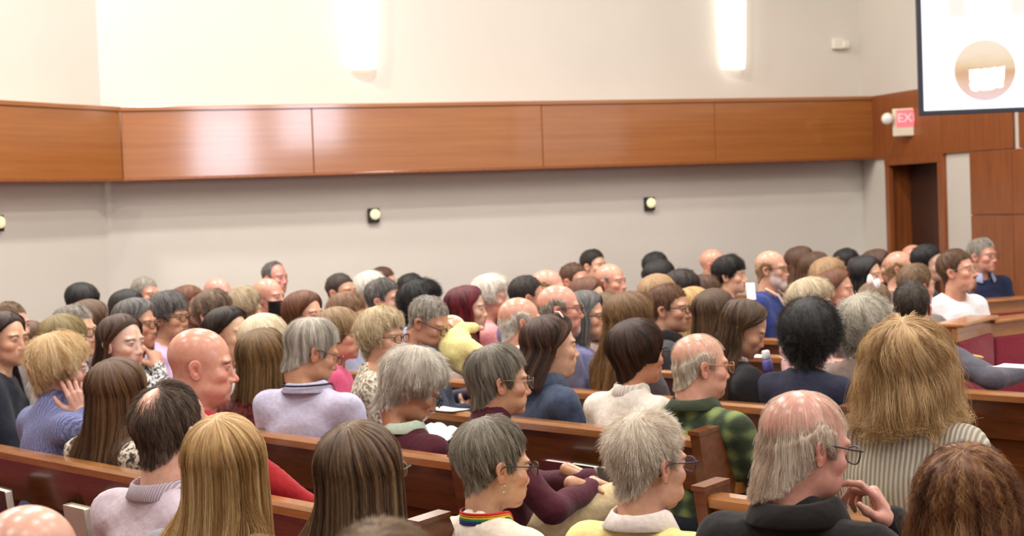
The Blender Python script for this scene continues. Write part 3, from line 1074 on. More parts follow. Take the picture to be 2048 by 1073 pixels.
def torso_fn(sp, pl, inflate=0.0):
    nb, k, b = pl['nb'], sp['size'], sp['build']
    m = sp['male'] > 0.5
    hip = np.array([0.02, 0, 0.52])
    mid = (nb + hip) / 2
    wch = (0.150 if m else 0.132) * k * (1 + 0.15 * b)
    th = (0.112 + 0.03 * max(b, 0)) * k
    top = nb[2]
    def f(P, sleeves=True):
        d = ell(P, (nb[0] + 0.012, 0, top - 0.20 * k), (th, wch, 0.21 * k))
        d = smin(d, ell(P, (nb[0] - 0.002, 0, top - 0.13), (th * 0.86, wch * 1.12, 0.11)), 0.05)
        d = smin(d, ell(P, mid + (0.02 + 0.03 * b, 0, -0.08), (th * (1.04 + 0.35 * b), wch * (0.98 + 0.2 * b), 0.22)), 0.06)
        d = smin(d, ell(P, hip + (0, 0, 0.03), (0.135, 0.175 * (1 + 0.1 * b), 0.13)), 0.06)
        if not m:
            for s in (-1, 1):
                d = smin(d, ell(P, (nb[0] + 0.085 * k, s * 0.06, top - 0.21 * k), (0.055, 0.06, 0.06)), 0.04)
        for i, s in enumerate((-1, 1)):
            sh, el, wr = pl['sho'][i], pl['elb'][i], pl['wri'][i]
            d = smin(d, cap(P, nb + (0.0, 0, -0.03), sh + (0, 0, -0.008), 0.058 * k, 0.052 * k), 0.045)
            d = smin(d, cap(P, nb + (0.0, 0, 0.015), sh + (0, -s * 0.06, 0.0), 0.045 * k, 0.045 * k), 0.035)
            if sleeves:
                d = smin(d, cap(P, sh, el, 0.058 * k * (1 + 0.12 * b), 0.045 * k), 0.03)
                w2 = wr if sp['sleeve'] == 'long' else el + (wr - el) * 0.02
                d = smin(d, cap(P, el, w2, 0.044 * k, 0.033 * k), 0.018)
        # fabric folds
        fo = 0.004 * np.sin(P[:, 2] * 46 + 9 * P[:, 1] + sp['seed']) * np.sin(P[:, 1] * 21 + P[:, 0] * 26 + sp['seed'] * 2)
        return d - inflate + fo * (1 if inflate > 0 else 0)
    return f

# ------------------------------------------------------------------ hair
def ik(keys, a):
    """interpolate keyed values over |alpha| in degrees"""
    k = np.array(keys, float)
    return np.interp(np.abs(a), k[:, 0], k[:, 1])


TILT = math.radians(20)
END_SHORT = [(0, 64), (35, 63), (50, 66), (60, 72), (70, 90), (78, 84), (86, 67), (98, 66), (110, 78), (125, 92), (150, 104), (180, 108)]
END_WOMAN = [(0, 72), (35, 70), (52, 76), (64, 100), (80, 98), (98, 92), (110, 95), (125, 101), (150, 109), (180, 112)]
END_HANG = [(0, 102), (60, 102), (90, 88), (130, 74), (180, 66)]
HS = [(46, 999), (62, 74), (73, 60), (100, 56), (135, 60), (180, 66)]                # horseshoe: bald on top
HSL = [(46, 999), (62, 80), (74, 70), (100, 66), (135, 74), (180, 84)]
STY = {
    'bald': None,
    'short': dict(end=END_SHORT, h=[(0, .016), (.5, .016), (.8, .010), (1, .004)], L=.032, lift=.25, ears=True),
    'crop': dict(end=END_SHORT, h=[(0, .010), (.5, .009), (1, .003)], L=.016, lift=.5, ears=True),
    'pixie': dict(end=END_SHORT, h=[(0, .026), (.45, .027), (.72, .014), (1, .002)], L=.055, lift=.12, ears=True, clump=.006),
    'spiky': dict(end=END_SHORT, h=[(0, .020), (.5, .021), (.75, .013), (1, .003)], L=.034, lift=.6, ears=True, clump=.004),
    'fringe': dict(end=END_SHORT, start=HS, h=[(0, .010), (.5, .014), (1, .005)], L=.035, lift=.2, ears=True),
    'fringe_long': dict(end=[(0, 64), (50, 66), (60, 72), (70, 92), (78, 86), (86, 68), (98, 67), (110, 84), (125, 100), (150, 113), (180, 116)], start=HS, h=[(0, .006), (.4, .014), (.8, .018), (1, .016)], L=.075, lift=.14, ears=True, clump=.006),
    'fringe_low': dict(end=END_SHORT, start=HSL, h=[(0, .004), (.5, .008), (1, .004)], L=.02, lift=.25, ears=True),
    'thin': dict(end=END_SHORT, start=[(0, 30), (30, 30), (55, 48), (75, 24), (110, 22), (150, 30), (180, 34)], h=[(0, .006), (.5, .011), (1, .004)], L=.035, lift=.2, ears=True),
    'receding': dict(end=[(0, 40), (30, 38), (50, 48), (62, 64), (70, 88), (78, 82), (86, 67), (98, 66), (110, 78), (125, 92), (150, 103), (180, 107)], h=[(0, .009), (.5, .011), (1, .004)], L=.03, lift=.2, ears=True),
    'swept': dict(end=[(0, 60), (35, 58), (50, 62), (60, 70), (70, 92), (79, 86), (87, 71), (100, 70), (112, 82), (125, 95), (150, 106), (180, 110)], h=[(0, .018), (.5, .022), (.85, .018), (1, .012)], L=.08, lift=.06, ears=True, clump=.006),
    'mop': dict(end=[(0, 74), (35, 74), (52, 80), (64, 96), (80, 88), (98, 80), (110, 86), (125, 96), (150, 107), (180, 111)], h=[(0, .030), (.5, .030), (.85, .022), (1, .010)], L=.06, lift=.2, ears=True, clump=.010, curl=.004, freq=160),
    'fluffy': dict(end=END_WOMAN, h=[(0, .034), (.5, .036), (.85, .034), (1, .020)], L=.055, lift=.16, ears=False, clump=.011, curl=.005, freq=150),
    'curly': dict(end=END_WOMAN, h=[(0, .040), (.5, .042), (.85, .040), (1, .030)], L=.06, lift=.3, ears=False, clump=.014, curl=.008, freq=230),
    'afro': dict(end=[(0, 74), (52, 80), (64, 104), (98, 104), (125, 110), (150, 114), (180, 117)], h=[(0, .050), (.5, .054), (.85, .052), (1, .040)], L=.05, lift=.7, ears=False, clump=.010, curl=.007, freq=320),
    'bowl': dict(end=[(0, 84), (35, 84), (52, 90), (64, 104), (80, 104), (98, 97), (110, 99), (125, 104), (150, 111), (180, 114)], h=[(0, .022), (.5, .026), (.85, .024), (1, .012)], L=.11, lift=.02, ears=False, clump=.004),
    'long': dict(hang=-.36, open=66, part=6, h=[(0, .014), (.4, .022), (1, .024)], L=.6, lift=0, ears=False, clump=.010, flare=.10),
    'long_straight': dict(hang=-.36, open=66, part=3, h=[(0, .010), (.4, .018), (1, .022)], L=.7, lift=0, ears=False, clump=.008, flare=.06),
    'long_wavy': dict(hang=-.34, open=66, part=14, h=[(0, .018), (.4, .028), (1, .032)], L=.5, lift=0, ears=False, clump=.016, flare=.14, curl=.010, freq=55),
    'mid_wavy': dict(hang=-.20, open=68, part=-12, h=[(0, .022), (.4, .034), (1, .040)], L=.34, lift=0, ears=False, clump=.022, flare=.26, curl=.012, freq=60),
    'shoulder': dict(hang=-.20, open=70, part=6, h=[(0, .016), (.4, .024), (1, .026)], L=.4, lift=0, ears=False, clump=.010, flare=.10),
    'bob': dict(hang=-.115, open=66, part=10, h=[(0, .020), (.4, .028), (1, .028)], L=.3, lift=0, ears=False, clump=.009, flare=.04),
    'tucked': dict(hang=-.17, open=102, part=5, h=[(0, .014), (.4, .020), (1, .022)], L=.4, lift=0, ears=True, clump=.009, flare=.06),
    'tucked_long': dict(hang=-.34, open=100, part=5, h=[(0, .012), (.4, .018), (1, .022)], L=.5, lift=0, ears=True, clump=.009, flare=.08),
}
PEN = [(0, 80), (30, 80), (55, 86), (66, 102)]


def smooth01(x):
    x = np.clip(x, 0, 1); return x * x * (3 - 2 * x)


def hair_table(st, f, R, Hc, k, tfn, nA, nS, seed):
    rg = np.random.default_rng(seed)
    al = np.linspace(-180, 180, nA, endpoint=False)
    hang = st.get('hang')
    end = ik(st.get('end', END_HANG) if hang is None else END_HANG, al)
    if hang is not None and st.get('open', 0) > 90:
        end = ik([(0, 92), (60, 92), (102, 86), (130, 74), (180, 66)], al)
    start = ik(st['start'], al) if 'start' in st else np.zeros(nA)
    mask = np.clip((end - start) / 10, 0, 1)
    if 'start' in st: start = np.maximum(0, start - 13 + rg.normal(0, 2.5, nA))
    start = np.minimum(start, end)
    sD = np.linspace(0, 1, nS)
    th = np.radians(start[:, None] + (end - start)[:, None] * sD[None])
    A = np.repeat(al[:, None], nS, 1)
    if hang is not None:
        part, op = st.get('part', 0), st['open']
        rel = ((A - part + 180) % 360) - 180
        sg = np.where(rel >= 0, 1, -1)
        tgt = np.where(np.abs(A) < op, sg * op, A)
        wgt = smooth01((np.degrees(th) - 45) / 42)
        A = A + (tgt - A) * wgt
    Ar = np.radians(A)
    x, y, z = np.sin(th) * np.cos(Ar), np.sin(th) * np.sin(Ar), np.cos(th)
    D = np.stack([x * math.cos(TILT) - z * math.sin(TILT), y, x * math.sin(TILT) + z * math.cos(TILT)], -1).astype(np.float32)
    r = radial(f, D.reshape(-1, 3), HC, 18, face=False).reshape(nA, nS)
    hk = np.array(st['h'])
    hth = np.interp(sD, hk[:, 0], hk[:, 1])[None].repeat(nA, 0)
    # soft grooves that follow the flow
    gro = sum(rg.normal() * np.sin(np.radians(al) * q + rg.uniform(0, 6)) for q in (5, 9, 14, 23, 31)) / 5
    hth = hth * (1 + 0.22 * gro[:, None] * sD[None] ** .5)
    if 'start' in st:
        ed = smooth01((sD - 0.14) / 0.26)[None]
        hth = np.maximum(hth * (0.12 + 0.88 * ed), 0.0015)
        sink = np.repeat((1 - smooth01((sD - 0.10) / 0.26))[None], nA, 0) * 0.012
    else:
        sink = np.zeros((nA, nS))
    if hang is None and st.get('ears'): hth = hth * np.interp(np.abs(al), [0, 50, 64, 84, 96, 180], [1, 1, .45, .45, .9, 1])[:, None] ** np.clip(sD * 1.6 - .3, 0, 1)[None]
    hth = np.where(mask[:, None] > 0.5, hth, -0.006)
    scalp = HC + D * r[..., None]
    outer = scalp + D * hth[..., None]
    N = D.copy()
    tr = lambda P: (P * k) @ R.T + Hc
    scalp, outer = tr(scalp), tr(outer)
    N = N @ R.T
    if hang is not None:
        nH = max(8, int(abs(hang) * 50))
        B = outer[:, -1]
        o = B - (Hc + np.array([-0.02, 0, 0])); o[:, 2] = 0
        o /= np.linalg.norm(o, axis=1)[:, None] + 1e-6
        zt = Hc[2] + hang * k + rg.normal(0, 0.012, nA)
        q = np.linspace(0, 1, nH + 1)[1:]
        drop = (B[:, 2] - zt)[:, None] * q[None]
        Pn = B[:, None] + np.stack([0 * drop, 0 * drop, -drop], -1)
        Pn = Pn + o[:, None] * (st.get('flare', .1) * drop * (1 - 0.55 * q[None]))[..., None]
        Pn[..., 0] -= (0.012 if st['open'] < 90 else 0.07) * q[None]
        if st.get('curl'):
            ph = np.radians(al) * 3
            Pn += o[:, None] * (st['curl'] * np.sin(drop * st['freq'] + ph[:, None]))[..., None]
        flat = Pn.reshape(-1, 3).astype(np.float32)
        e = 0.004
        for _ in range(3):
            d = tfn(flat) - 0.012
            g = np.stack([tfn(flat + np.eye(3, dtype=np.float32)[i] * e) - tfn(flat - np.eye(3, dtype=np.float32)[i] * e) for i in range(3)], -1)
            g[:, 2] *= 0.25
            g /= np.linalg.norm(g, axis=1)[:, None] + 1e-6
            flat = flat + g * np.clip(-d, 0, 0.08)[:, None]
        Pn = flat.reshape(Pn.shape)
        inn = Pn - o[:, None] * 0.02
        outer = np.concatenate([outer, Pn], 1); scalp = np.concatenate([scalp, inn], 1)
        N = np.concatenate([N, np.repeat(o[:, None], nH, 1)], 1)
    if outer.shape[1] > sink.shape[1]: sink = np.concatenate([sink, np.zeros((nA, outer.shape[1] - sink.shape[1]))], 1)
    return al, outer, scalp, N, mask, sink


def make_hair(person, st, cols, f, R, Hc, k, tfn, det, seed, density=1.0, part_name='hair', label=None, shell=None):
    rg = np.random.default_rng(seed)
    nA = (96, 72, 48)[2 - det]; nS = (26, 18, 12)[2 - det]
    al, outer, scalp, N, mask, sink = hair_table(st, f, R, Hc, k, tfn, nA, nS, seed)
    n = outer.shape[1]
    m1, m2 = hair_mats(cols)
    # shell, a little inside the outer surface so that the strands stand proud of it
    inset = (0.0035, 0.0025, 0.001)[2 - det]
    sh = outer - N * (inset + sink[..., None])
    tip = np.clip((np.arange(n) / (n - 1) - 0.93) / 0.07, 0, 1)[None, :, None]
    sh = sh * (1 - tip * 0.65) + scalp * tip * 0.65
    uv = np.stack([np.repeat(((al + 180) / 360)[:, None], n, 1), np.repeat((np.arange(n) / n)[None], nA, 0)], -1).reshape(-1, 2)
    i, j = np.meshgrid(np.arange(nA), np.arange(n - 1), indexing='ij')
    i2 = (i + 1) % nA
    keep = (mask[i] > 0.5) & (mask[i2] > 0.5)
    q = np.stack([i * n + j, i * n + j + 1, i2 * n + j + 1, i2 * n + j], -1)[keep]
    hair = shell or mesh_obj(part_name, sh.reshape(-1, 3), q.reshape(-1, 4), m2, person, True, uv=uv)
    if label: hair['label'] = label
    # strands
    NS = int((12000, 3400, 900)[2 - det] * density)
    rad = (0.00036, 0.00065, 0.0013)[2 - det]
    npt = (11, 8, 6)[2 - det] if st.get('hang') is not None or st.get('curl') else (7, 6, 5)[2 - det]
    seg = np.linalg.norm(np.diff(outer, axis=1), axis=2)
    plen = seg.sum(1)
    ok = np.where(mask > 0.5)[0]
    w = plen[ok]; w = w / w.sum()
    ai = rg.choice(ok, NS, p=w) + rg.uniform(-0.5, 0.5, NS)
    L = st['L'] * rg.uniform(0.65, 1.15, NS) * k
    pl = np.maximum(plen, 0.04)[np.floor(ai).astype(int) % nA]
    if st.get('hang') is not None:
        s0 = rg.uniform(0, 1, NS) ** 1.35 * 0.5
    else:
        s0 = np.sqrt(rg.uniform(0, 1, NS)) * (1 - 0.3 * np.minimum(1, L / pl))
    if 'start' in st: s0 = rg.uniform(0, 1, NS) ** 0.6 * 0.95
    ls = L / pl
    t = np.linspace(0, 1, npt)
    ss = s0[:, None] + ls[:, None] * t[None]
    over = np.clip(ss - 1, 0, None) * pl[:, None]
    ssc = np.clip(ss, 0, 0.9999)
    drift = rg.normal(0, 0.02 * nA / 6, NS)[:, None] * t[None]
    aa = (ai[:, None] + drift) % nA
    a0 = np.floor(aa).astype(int) % nA; a1 = (a0 + 1) % nA; fa = (aa - np.floor(aa))[..., None]
    jj = ssc * (n - 1); j0 = np.floor(jj).astype(int); j1 = np.minimum(j0 + 1, n - 1); fj = (jj - j0)[..., None]
    def samp(T):
        return (T[a0, j0] * (1 - fa) + T[a1, j0] * fa) * (1 - fj) + (T[a0, j1] * (1 - fa) + T[a1, j1] * fa) * fj
    Po, Ps, Nn = samp(outer), samp(scalp), samp(N)
    lay = rg.uniform(0.0, 1.0, NS)[:, None] ** 0.6
    rise = smooth01(t / 0.45)[None] * lay + (1 - lay) * 0.75 * smooth01(t / .6)[None]
    rise = np.where(s0[:, None] < 0.04, np.maximum(rise, 0.72), rise)
    P = Ps + (Po - Ps) * rise[..., None]
    P = P + Nn * (st['lift'] * L[:, None] * t[None] ** 2 * rg.uniform(0.1, 1.0, NS)[:, None])[..., None]
    last = outer[:, -1] - outer[:, -2]; last /= np.linalg.norm(last, axis=1)[:, None] + 1e-6
    P = P + last[a0] * np.minimum(over, np.minimum(0.018, 0.25 * L[:, None]))[..., None]
    cl = st.get('clump', 0.003)
    cid = (np.floor(ai * 1.3).astype(int) * 17 + np.floor(s0 * 9).astype(int) * 3) % 997
    cv = rg.normal(0, 1, (997, 3)) * cl * 0.55
    P = P + cv[cid][:, None] * (t[None, :, None] ** 1.2)
    P = P + rg.normal(0, 1, (NS, 1, 3)) * cl * 0.28 * t[None, :, None]
    if st.get('curl'):
        ph = rg.uniform(0, 6.28, 997)[cid][:, None]
        dist = L[:, None] * t[None]
        c1 = np.sin(dist * st['freq'] + ph); c2 = np.cos(dist * st['freq'] + ph)
        side = np.cross(Nn, last[a0])
        P = P + (side * c1[..., None] + Nn * c2[..., None] * 0.7) * st['curl'] * (0.3 + 0.7 * t[None, :, None])
    cu = bpy.data.hair_curves.new('strands')
    cu.add_curves([npt] * NS)
    cu.points.foreach_set('position', P.astype(np.float32).ravel())
    ra = cu.attributes.get('radius') or cu.attributes.new('radius', 'FLOAT', 'POINT')
    rr = (rad * np.linspace(1, 0.45, npt))[None].repeat(NS, 0)
    ra.data.foreach_set('value', rr.astype(np.float32).ravel())
    tone = cu.attributes.new('tone', 'FLOAT', 'CURVE')
    cr = rg.uniform(0, 1, 997)
    wide = np.floor(ai * 0.45).astype(int) * 7 % 997
    tone.data.foreach_set('value', (0.45 * cr[cid] + 0.3 * cr[wide] + 0.25 * rg.uniform(0, 1, NS)).astype(np.float32))
    cu.materials.append(m1)
    so = bpy.data.objects.new('strands', cu)
    COL.objects.link(so); so.parent = hair
    so['kind'] = 'stuff'
    return hair


# ------------------------------------------------------------------ a seated person
SKIN = {'fair': (222, 176, 148), 'pink': (214, 160, 138), 'tan': (202, 152, 122), 'pale': (228, 190, 166), 'warm': (210, 162, 132), 'brown': (150, 100, 74)}
SHARED = {}


def legs_fn(P):
    d = ell(P, (0.0, 0, 0.52), (0.15, 0.18, 0.09))
    for s in (-1, 1):
        d = smin(d, cap(P, (0.02, s * 0.09, 0.52), (0.42, s * 0.115, 0.53), 0.085, 0.064), 0.03)
        d = smin(d, cap(P, (0.42, s * 0.115, 0.53), (0.40, s * 0.115, 0.10), 0.062, 0.048), 0.02)
    return d


def crossed_fn(P):
    d = ell(P, (0.0, 0, 0.52), (0.15, 0.18, 0.09))
    d = smin(d, cap(P, (0.02, 0.09, 0.52), (0.42, 0.10, 0.53), 0.085, 0.064), 0.03)
    d = smin(d, cap(P, (0.42, 0.10, 0.53), (0.40, 0.115, 0.10), 0.062, 0.048), 0.02)
    d = smin(d, cap(P, (0.02, -0.09, 0.54), (0.43, -0.05, 0.67), 0.085, 0.066), 0.03)
    d = smin(d, cap(P, (0.43, -0.05, 0.67), (0.50, 0.16, 0.36), 0.062, 0.048), 0.02)
    return d


def shoe_fn(P):
    d = ell(P, (0.07, 0, 0.035), (0.14, 0.045, 0.045))
    d = smin(d, cap(P, (0, 0, 0.06), (-0.01, 0, 0.12), 0.04, 0.042), 0.02)
    return smax(d, -P[:, 2] + 0.002, 0.006)


def shared_mesh(key, fn, lo, hi, h):
    if key not in SHARED: SHARED[key] = surface_nets(fn, lo, hi, h)
    return SHARED[key]


def add_skin_regions(P, c, hp, st, haircol, sp):
    """albedo of the head in its own frame: lips, brows, eyes, flush, beard, hair roots"""
    c = c.copy()
    def blob(p, r, col, a):
        q = (P - np.array(p)) / np.array(r)
        w = np.clip(1.25 - np.sqrt((q * q).sum(1)), 0, 1)
        w = np.clip(w / 0.5, 0, 1) * a
        c[:] = c * (1 - w[:, None]) + np.array(col) * w[:, None]
    base = c[0].copy()
    flush = base * np.array([1.0, 0.72, 0.68])
    for s in (-1, 1): blob((0.07, s * 0.045, -0.035), (0.03, 0.022, 0.022), flush, 0.5 * sp['flush'])
    blob((0.115, 0, -0.035), (0.02, 0.02, 0.018), flush, 0.6 * sp['flush'])
    lip = base * (np.array([0.80, 0.48, 0.46]) if hp['male'] < 0.5 else np.array([0.82, 0.60, 0.56]))
    blob((0.098, 0, -0.0620), (0.012, 0.023, 0.0062), lip, 0.9)
    blob((0.096, 0, -0.0730), (0.012, 0.020, 0.0068), lip, 0.9)
    blob((0.100, 0, -0.0675), (0.012, 0.021, 0.0016), lip * 0.45, 0.8)
    br = np.array(haircol) * 0.55 + base * 0.25
    for s in (-1, 1):
        for t, dz in ((0.018, 0.018), (0.028, 0.0215), (0.038, 0.0205), (0.046, 0.016)):
            blob((0.088 - 6 * (t - 0.02) ** 2 * 2, s * t, dz), (0.02, 0.008, 0.0042), br, 0.75)
        blob((0.090, s * 0.0315, 0.0005), (0.012, 0.0135, 0.0042), (0.62, 0.58, 0.54), 0.9)
        blob((0.090, s * 0.0315, 0.0008), (0.012, 0.0052, 0.0046), (0.05, 0.04, 0.035), 0.95)
        blob((0.090, s * 0.032, 0.0050), (0.014, 0.0150, 0.0018), base * 0.28, 0.85)
        blob((0.084, s * 0.031, -0.010), (0.014, 0.013, 0.003), base * 0.72, 0.5)
        blob((0.100, s * 0.0065, -0.0475), (0.008, 0.0035, 0.003), base * 0.3, 0.8)
    if sp['beardcol'] is not None:
        bc = np.array(S(*sp['beardcol']))
        full = sp['beardkind'] == 'full'
        blob((0.070, 0, -0.108), (0.045, 0.045 if full else 0.030, 0.036), bc, 0.92)
        blob((0.098, 0, -0.052), (0.02, 0.026, 0.0075), bc, 0.85)
        if full:
            for s in (-1, 1):
                blob((0.045, s * 0.052, -0.072), (0.035, 0.022, 0.036), bc, 0.85)
                blob((0.022, s * 0.064, -0.035), (0.014, 0.02, 0.035), bc, 0.7)
    if st is not None:
        d = P - HC; d = d / (np.linalg.norm(d, axis=1)[:, None] + 1e-6)
        x = d[:, 0] * math.cos(TILT) + d[:, 2] * math.sin(TILT); z = -d[:, 0] * math.sin(TILT) + d[:, 2] * math.cos(TILT)
        th = np.degrees(np.arccos(np.clip(z, -1, 1))); al = np.degrees(np.arctan2(d[:, 1], x))
        e = ik(st.get('end', END_SHORT if st.get('ears') else END_WOMAN), al)
        w = np.clip((e - th) / 7, 0, 1)
        if 'start' in st: w = w * np.clip((th - ik(st['start'], al)) / 9, 0, 1)
        w = (w * (0.7 if 'hang' not in st else 0.15))[:, None]
        c = c * (1 - w) + np.array(haircol) * w
    elif sp.get('stubble'):
        d = P - HC; d = d / (np.linalg.norm(d, axis=1)[:, None] + 1e-6)
        x = d[:, 0] * math.cos(TILT) + d[:, 2] * math.sin(TILT); z = -d[:, 0] * math.sin(TILT) + d[:, 2] * math.cos(TILT)
        th = np.degrees(np.arccos(np.clip(z, -1, 1))); al = np.degrees(np.arctan2(d[:, 1], x))
        w = np.clip((ik(END_SHORT, al) - th) / 12, 0, 1) * np.clip((th - ik(HSL, al)) / 20, 0, 1) * 0.42
        c = c * (1 - w[:, None]) + np.array(haircol) * w[:, None]
    return c


def rim_pts(w, h, n=22):
    a = np.linspace(0, 2 * np.pi, n, endpoint=False)
    ex = 2 / 2.6
    x = w * np.sign(np.cos(a)) * np.abs(np.cos(a)) ** ex; y = h * np.sign(np.sin(a)) * np.abs(np.sin(a)) ** ex
    return x, y


def make_glasses(person, tr, style, det):
    col = {'black': (26, 24, 26), 'brown': (92, 52, 34), 'wire': (150, 140, 128), 'navy': (40, 48, 84), 'amber': (176, 112, 62)}[style]
    m = plain('glasses_' + style, S(*col), 0.3, 0.85 if style == 'wire' else 0.0)
    r = {'wire': 0.0010}.get(style, 0.0018)
    if det < 2: r *= 1.25
    n = 6 if det > 0 else 4
    parts = []
    for s in (-1, 1):
        x, y = rim_pts(0.0255, 0.0195, 22 if det > 0 else 12)
        pts = np.stack([0.1115 - 3.0 * (x * s + 0.0) ** 2 * 2 - 0.10 * np.abs(x + 0) * (np.sign(x) == 1), s * (0.0335 + x), -0.002 + y], -1)
        parts.append((pts, r, True))
        parts.append((np.array([(0.1065, s * 0.058, 0.008), (0.098, s * 0.074, 0.009), (0.06, s * 0.0815, 0.008), (0.0, s * 0.0835, 0.010), (-0.016, s * 0.083, 0.004), (-0.034, s * 0.080, -0.022)]), r * 1.15, False))
    parts.append((np.array([(0.1105, -0.0085, 0.004), (0.1145, 0, 0.0065), (0.1105, 0.0085, 0.004)]), r, False))
    vf = join_vf([tube_vf(tr(p), rr, n, closed=c) for p, rr, c in parts])
    g = mesh_obj('glasses', vf[0], vf[1], m, person, True)
    for s in (-1, 1):
        x, y = rim_pts(0.0245, 0.0185, 14)
        pts = np.stack([0.1113 - 6.0 * x ** 2, s * (0.0335 + x), -0.002 + y], -1)
        v = [tuple(p) for p in tr(pts)]
        v2 = [tuple(p) for p in tr(pts - np.array([0.0012, 0, 0]))]
        nn = len(v)
        f = [tuple(range(nn)), tuple(range(2 * nn - 1, nn - 1, -1))] + [(i, i + nn, (i + 1) % nn + nn, (i + 1) % nn) for i in range(nn)]
        mesh_obj('lens', v + v2, f, glass_mat(), g, False)
    return g


def make_collar(person, pl, sp, kind, mat):
    nb = pl['nb']; k = sp['size']
    rn = (0.052 + 0.010 * sp['male'] + 0.007 * sp['heavy']) * 1.06
    na = 40
    op = {'fold': 24, 'stand': 30, 'ribbed': 0}[kind]
    A = np.radians(np.linspace(op, 360 - op, na))
    if kind == 'fold': rows = [(1.10, -0.02), (1.10, 0.034), (1.15, 0.042), (1.24, 0.036), (1.62, -0.014), (1.58, -0.018)]
    elif kind == 'stand': rows = [(1.35, -0.03), (1.28, 0.045), (1.34, 0.053), (1.46, 0.045), (1.80, -0.02), (1.7, -0.03)]
    else: rows = [(1.12, -0.03), (1.08, 0.036), (1.13, 0.042), (1.20, 0.034), (1.40, -0.018), (1.35, -0.025)]
    V = []
    for rr, z in rows:
        for a in A:
            fr = max(0, math.cos(a))
            x = rn * rr * math.cos(a) * 1.08; y = rn * rr * math.sin(a)
            drop = 0.45 * fr * rn * (1.2 if rr < 1.3 else 1.5)
            V.append((nb[0] + 0.008 + x, nb[1] + y, nb[2] + 0.028 + z * (0.8 + 0.2 * math.cos(a)) - drop))
    m = len(rows)
    i, j = np.meshgrid(np.arange(m - 1), np.arange(na - 1), indexing='ij')
    q = np.stack([i * na + j, i * na + j + 1, (i + 1) * na + j + 1, (i + 1) * na + j], -1).reshape(-1, 4)
    return mesh_obj('collar', V, q[:, ::-1], mat, person, True)


def project_depth(px, ytop, htop, d, k):
    return at(px, ytop + (0.117 * k + htop) * F / d, d)


PLACED = []
SEAT_AHEAD = 0.19


def choose_depth(px, ytop, htop, d, k, snap=True, row=None):
    """distance along the view ray: on a bench row where one fits, clear of neighbours, in the order of the benches"""
    def solve(off):
        dd = d
        for _ in range(12):
            p = project_depth(px, ytop, htop, dd, k)
            dd += (off - p[:2].dot(PN)) / (p[:2].dot(PN) / dd)
        return dd
    if not snap: return d
    p = project_depth(px, ytop, htop, d, k)
    kf = (p[:2].dot(PN) - SEAT_AHEAD - ROW0) / PITCHROW
    if row is not None:
        cand = [(solve(row_off(row) + SEAT_AHEAD), 0)]
    else:
        cand = [(solve(row_off(math.floor(kf) + i) + SEAT_AHEAD), 0) for i in (-1, 0, 1, 2)]
        cand += [(d * (1 + 0.01 * i), 0.25) for i in range(-9, 10)]
    best = None
    for dd, c0 in cand:
        q = project_depth(px, ytop, htop, dd, k)
        cost = c0 + abs(dd - d) / d * 10
        for z, zpx, zg, zd in PLACED:
            g = np.linalg.norm(z - q[:2])
            if g < 0.40: cost += (0.40 - g) * 8
            if abs(zpx - px) < 0.26 * F / d and abs(zg - d) > 0.2:
                if (zg - d) * (zd - dd) < 0: cost += 3
        crown = q[2] + 0.117 * k
        cost += max(0, 1.18 - crown) * 14 + max(0, crown - 1.43) * 14
        if best is None or cost < best[0]: best = (cost, dd)
    return best[1]


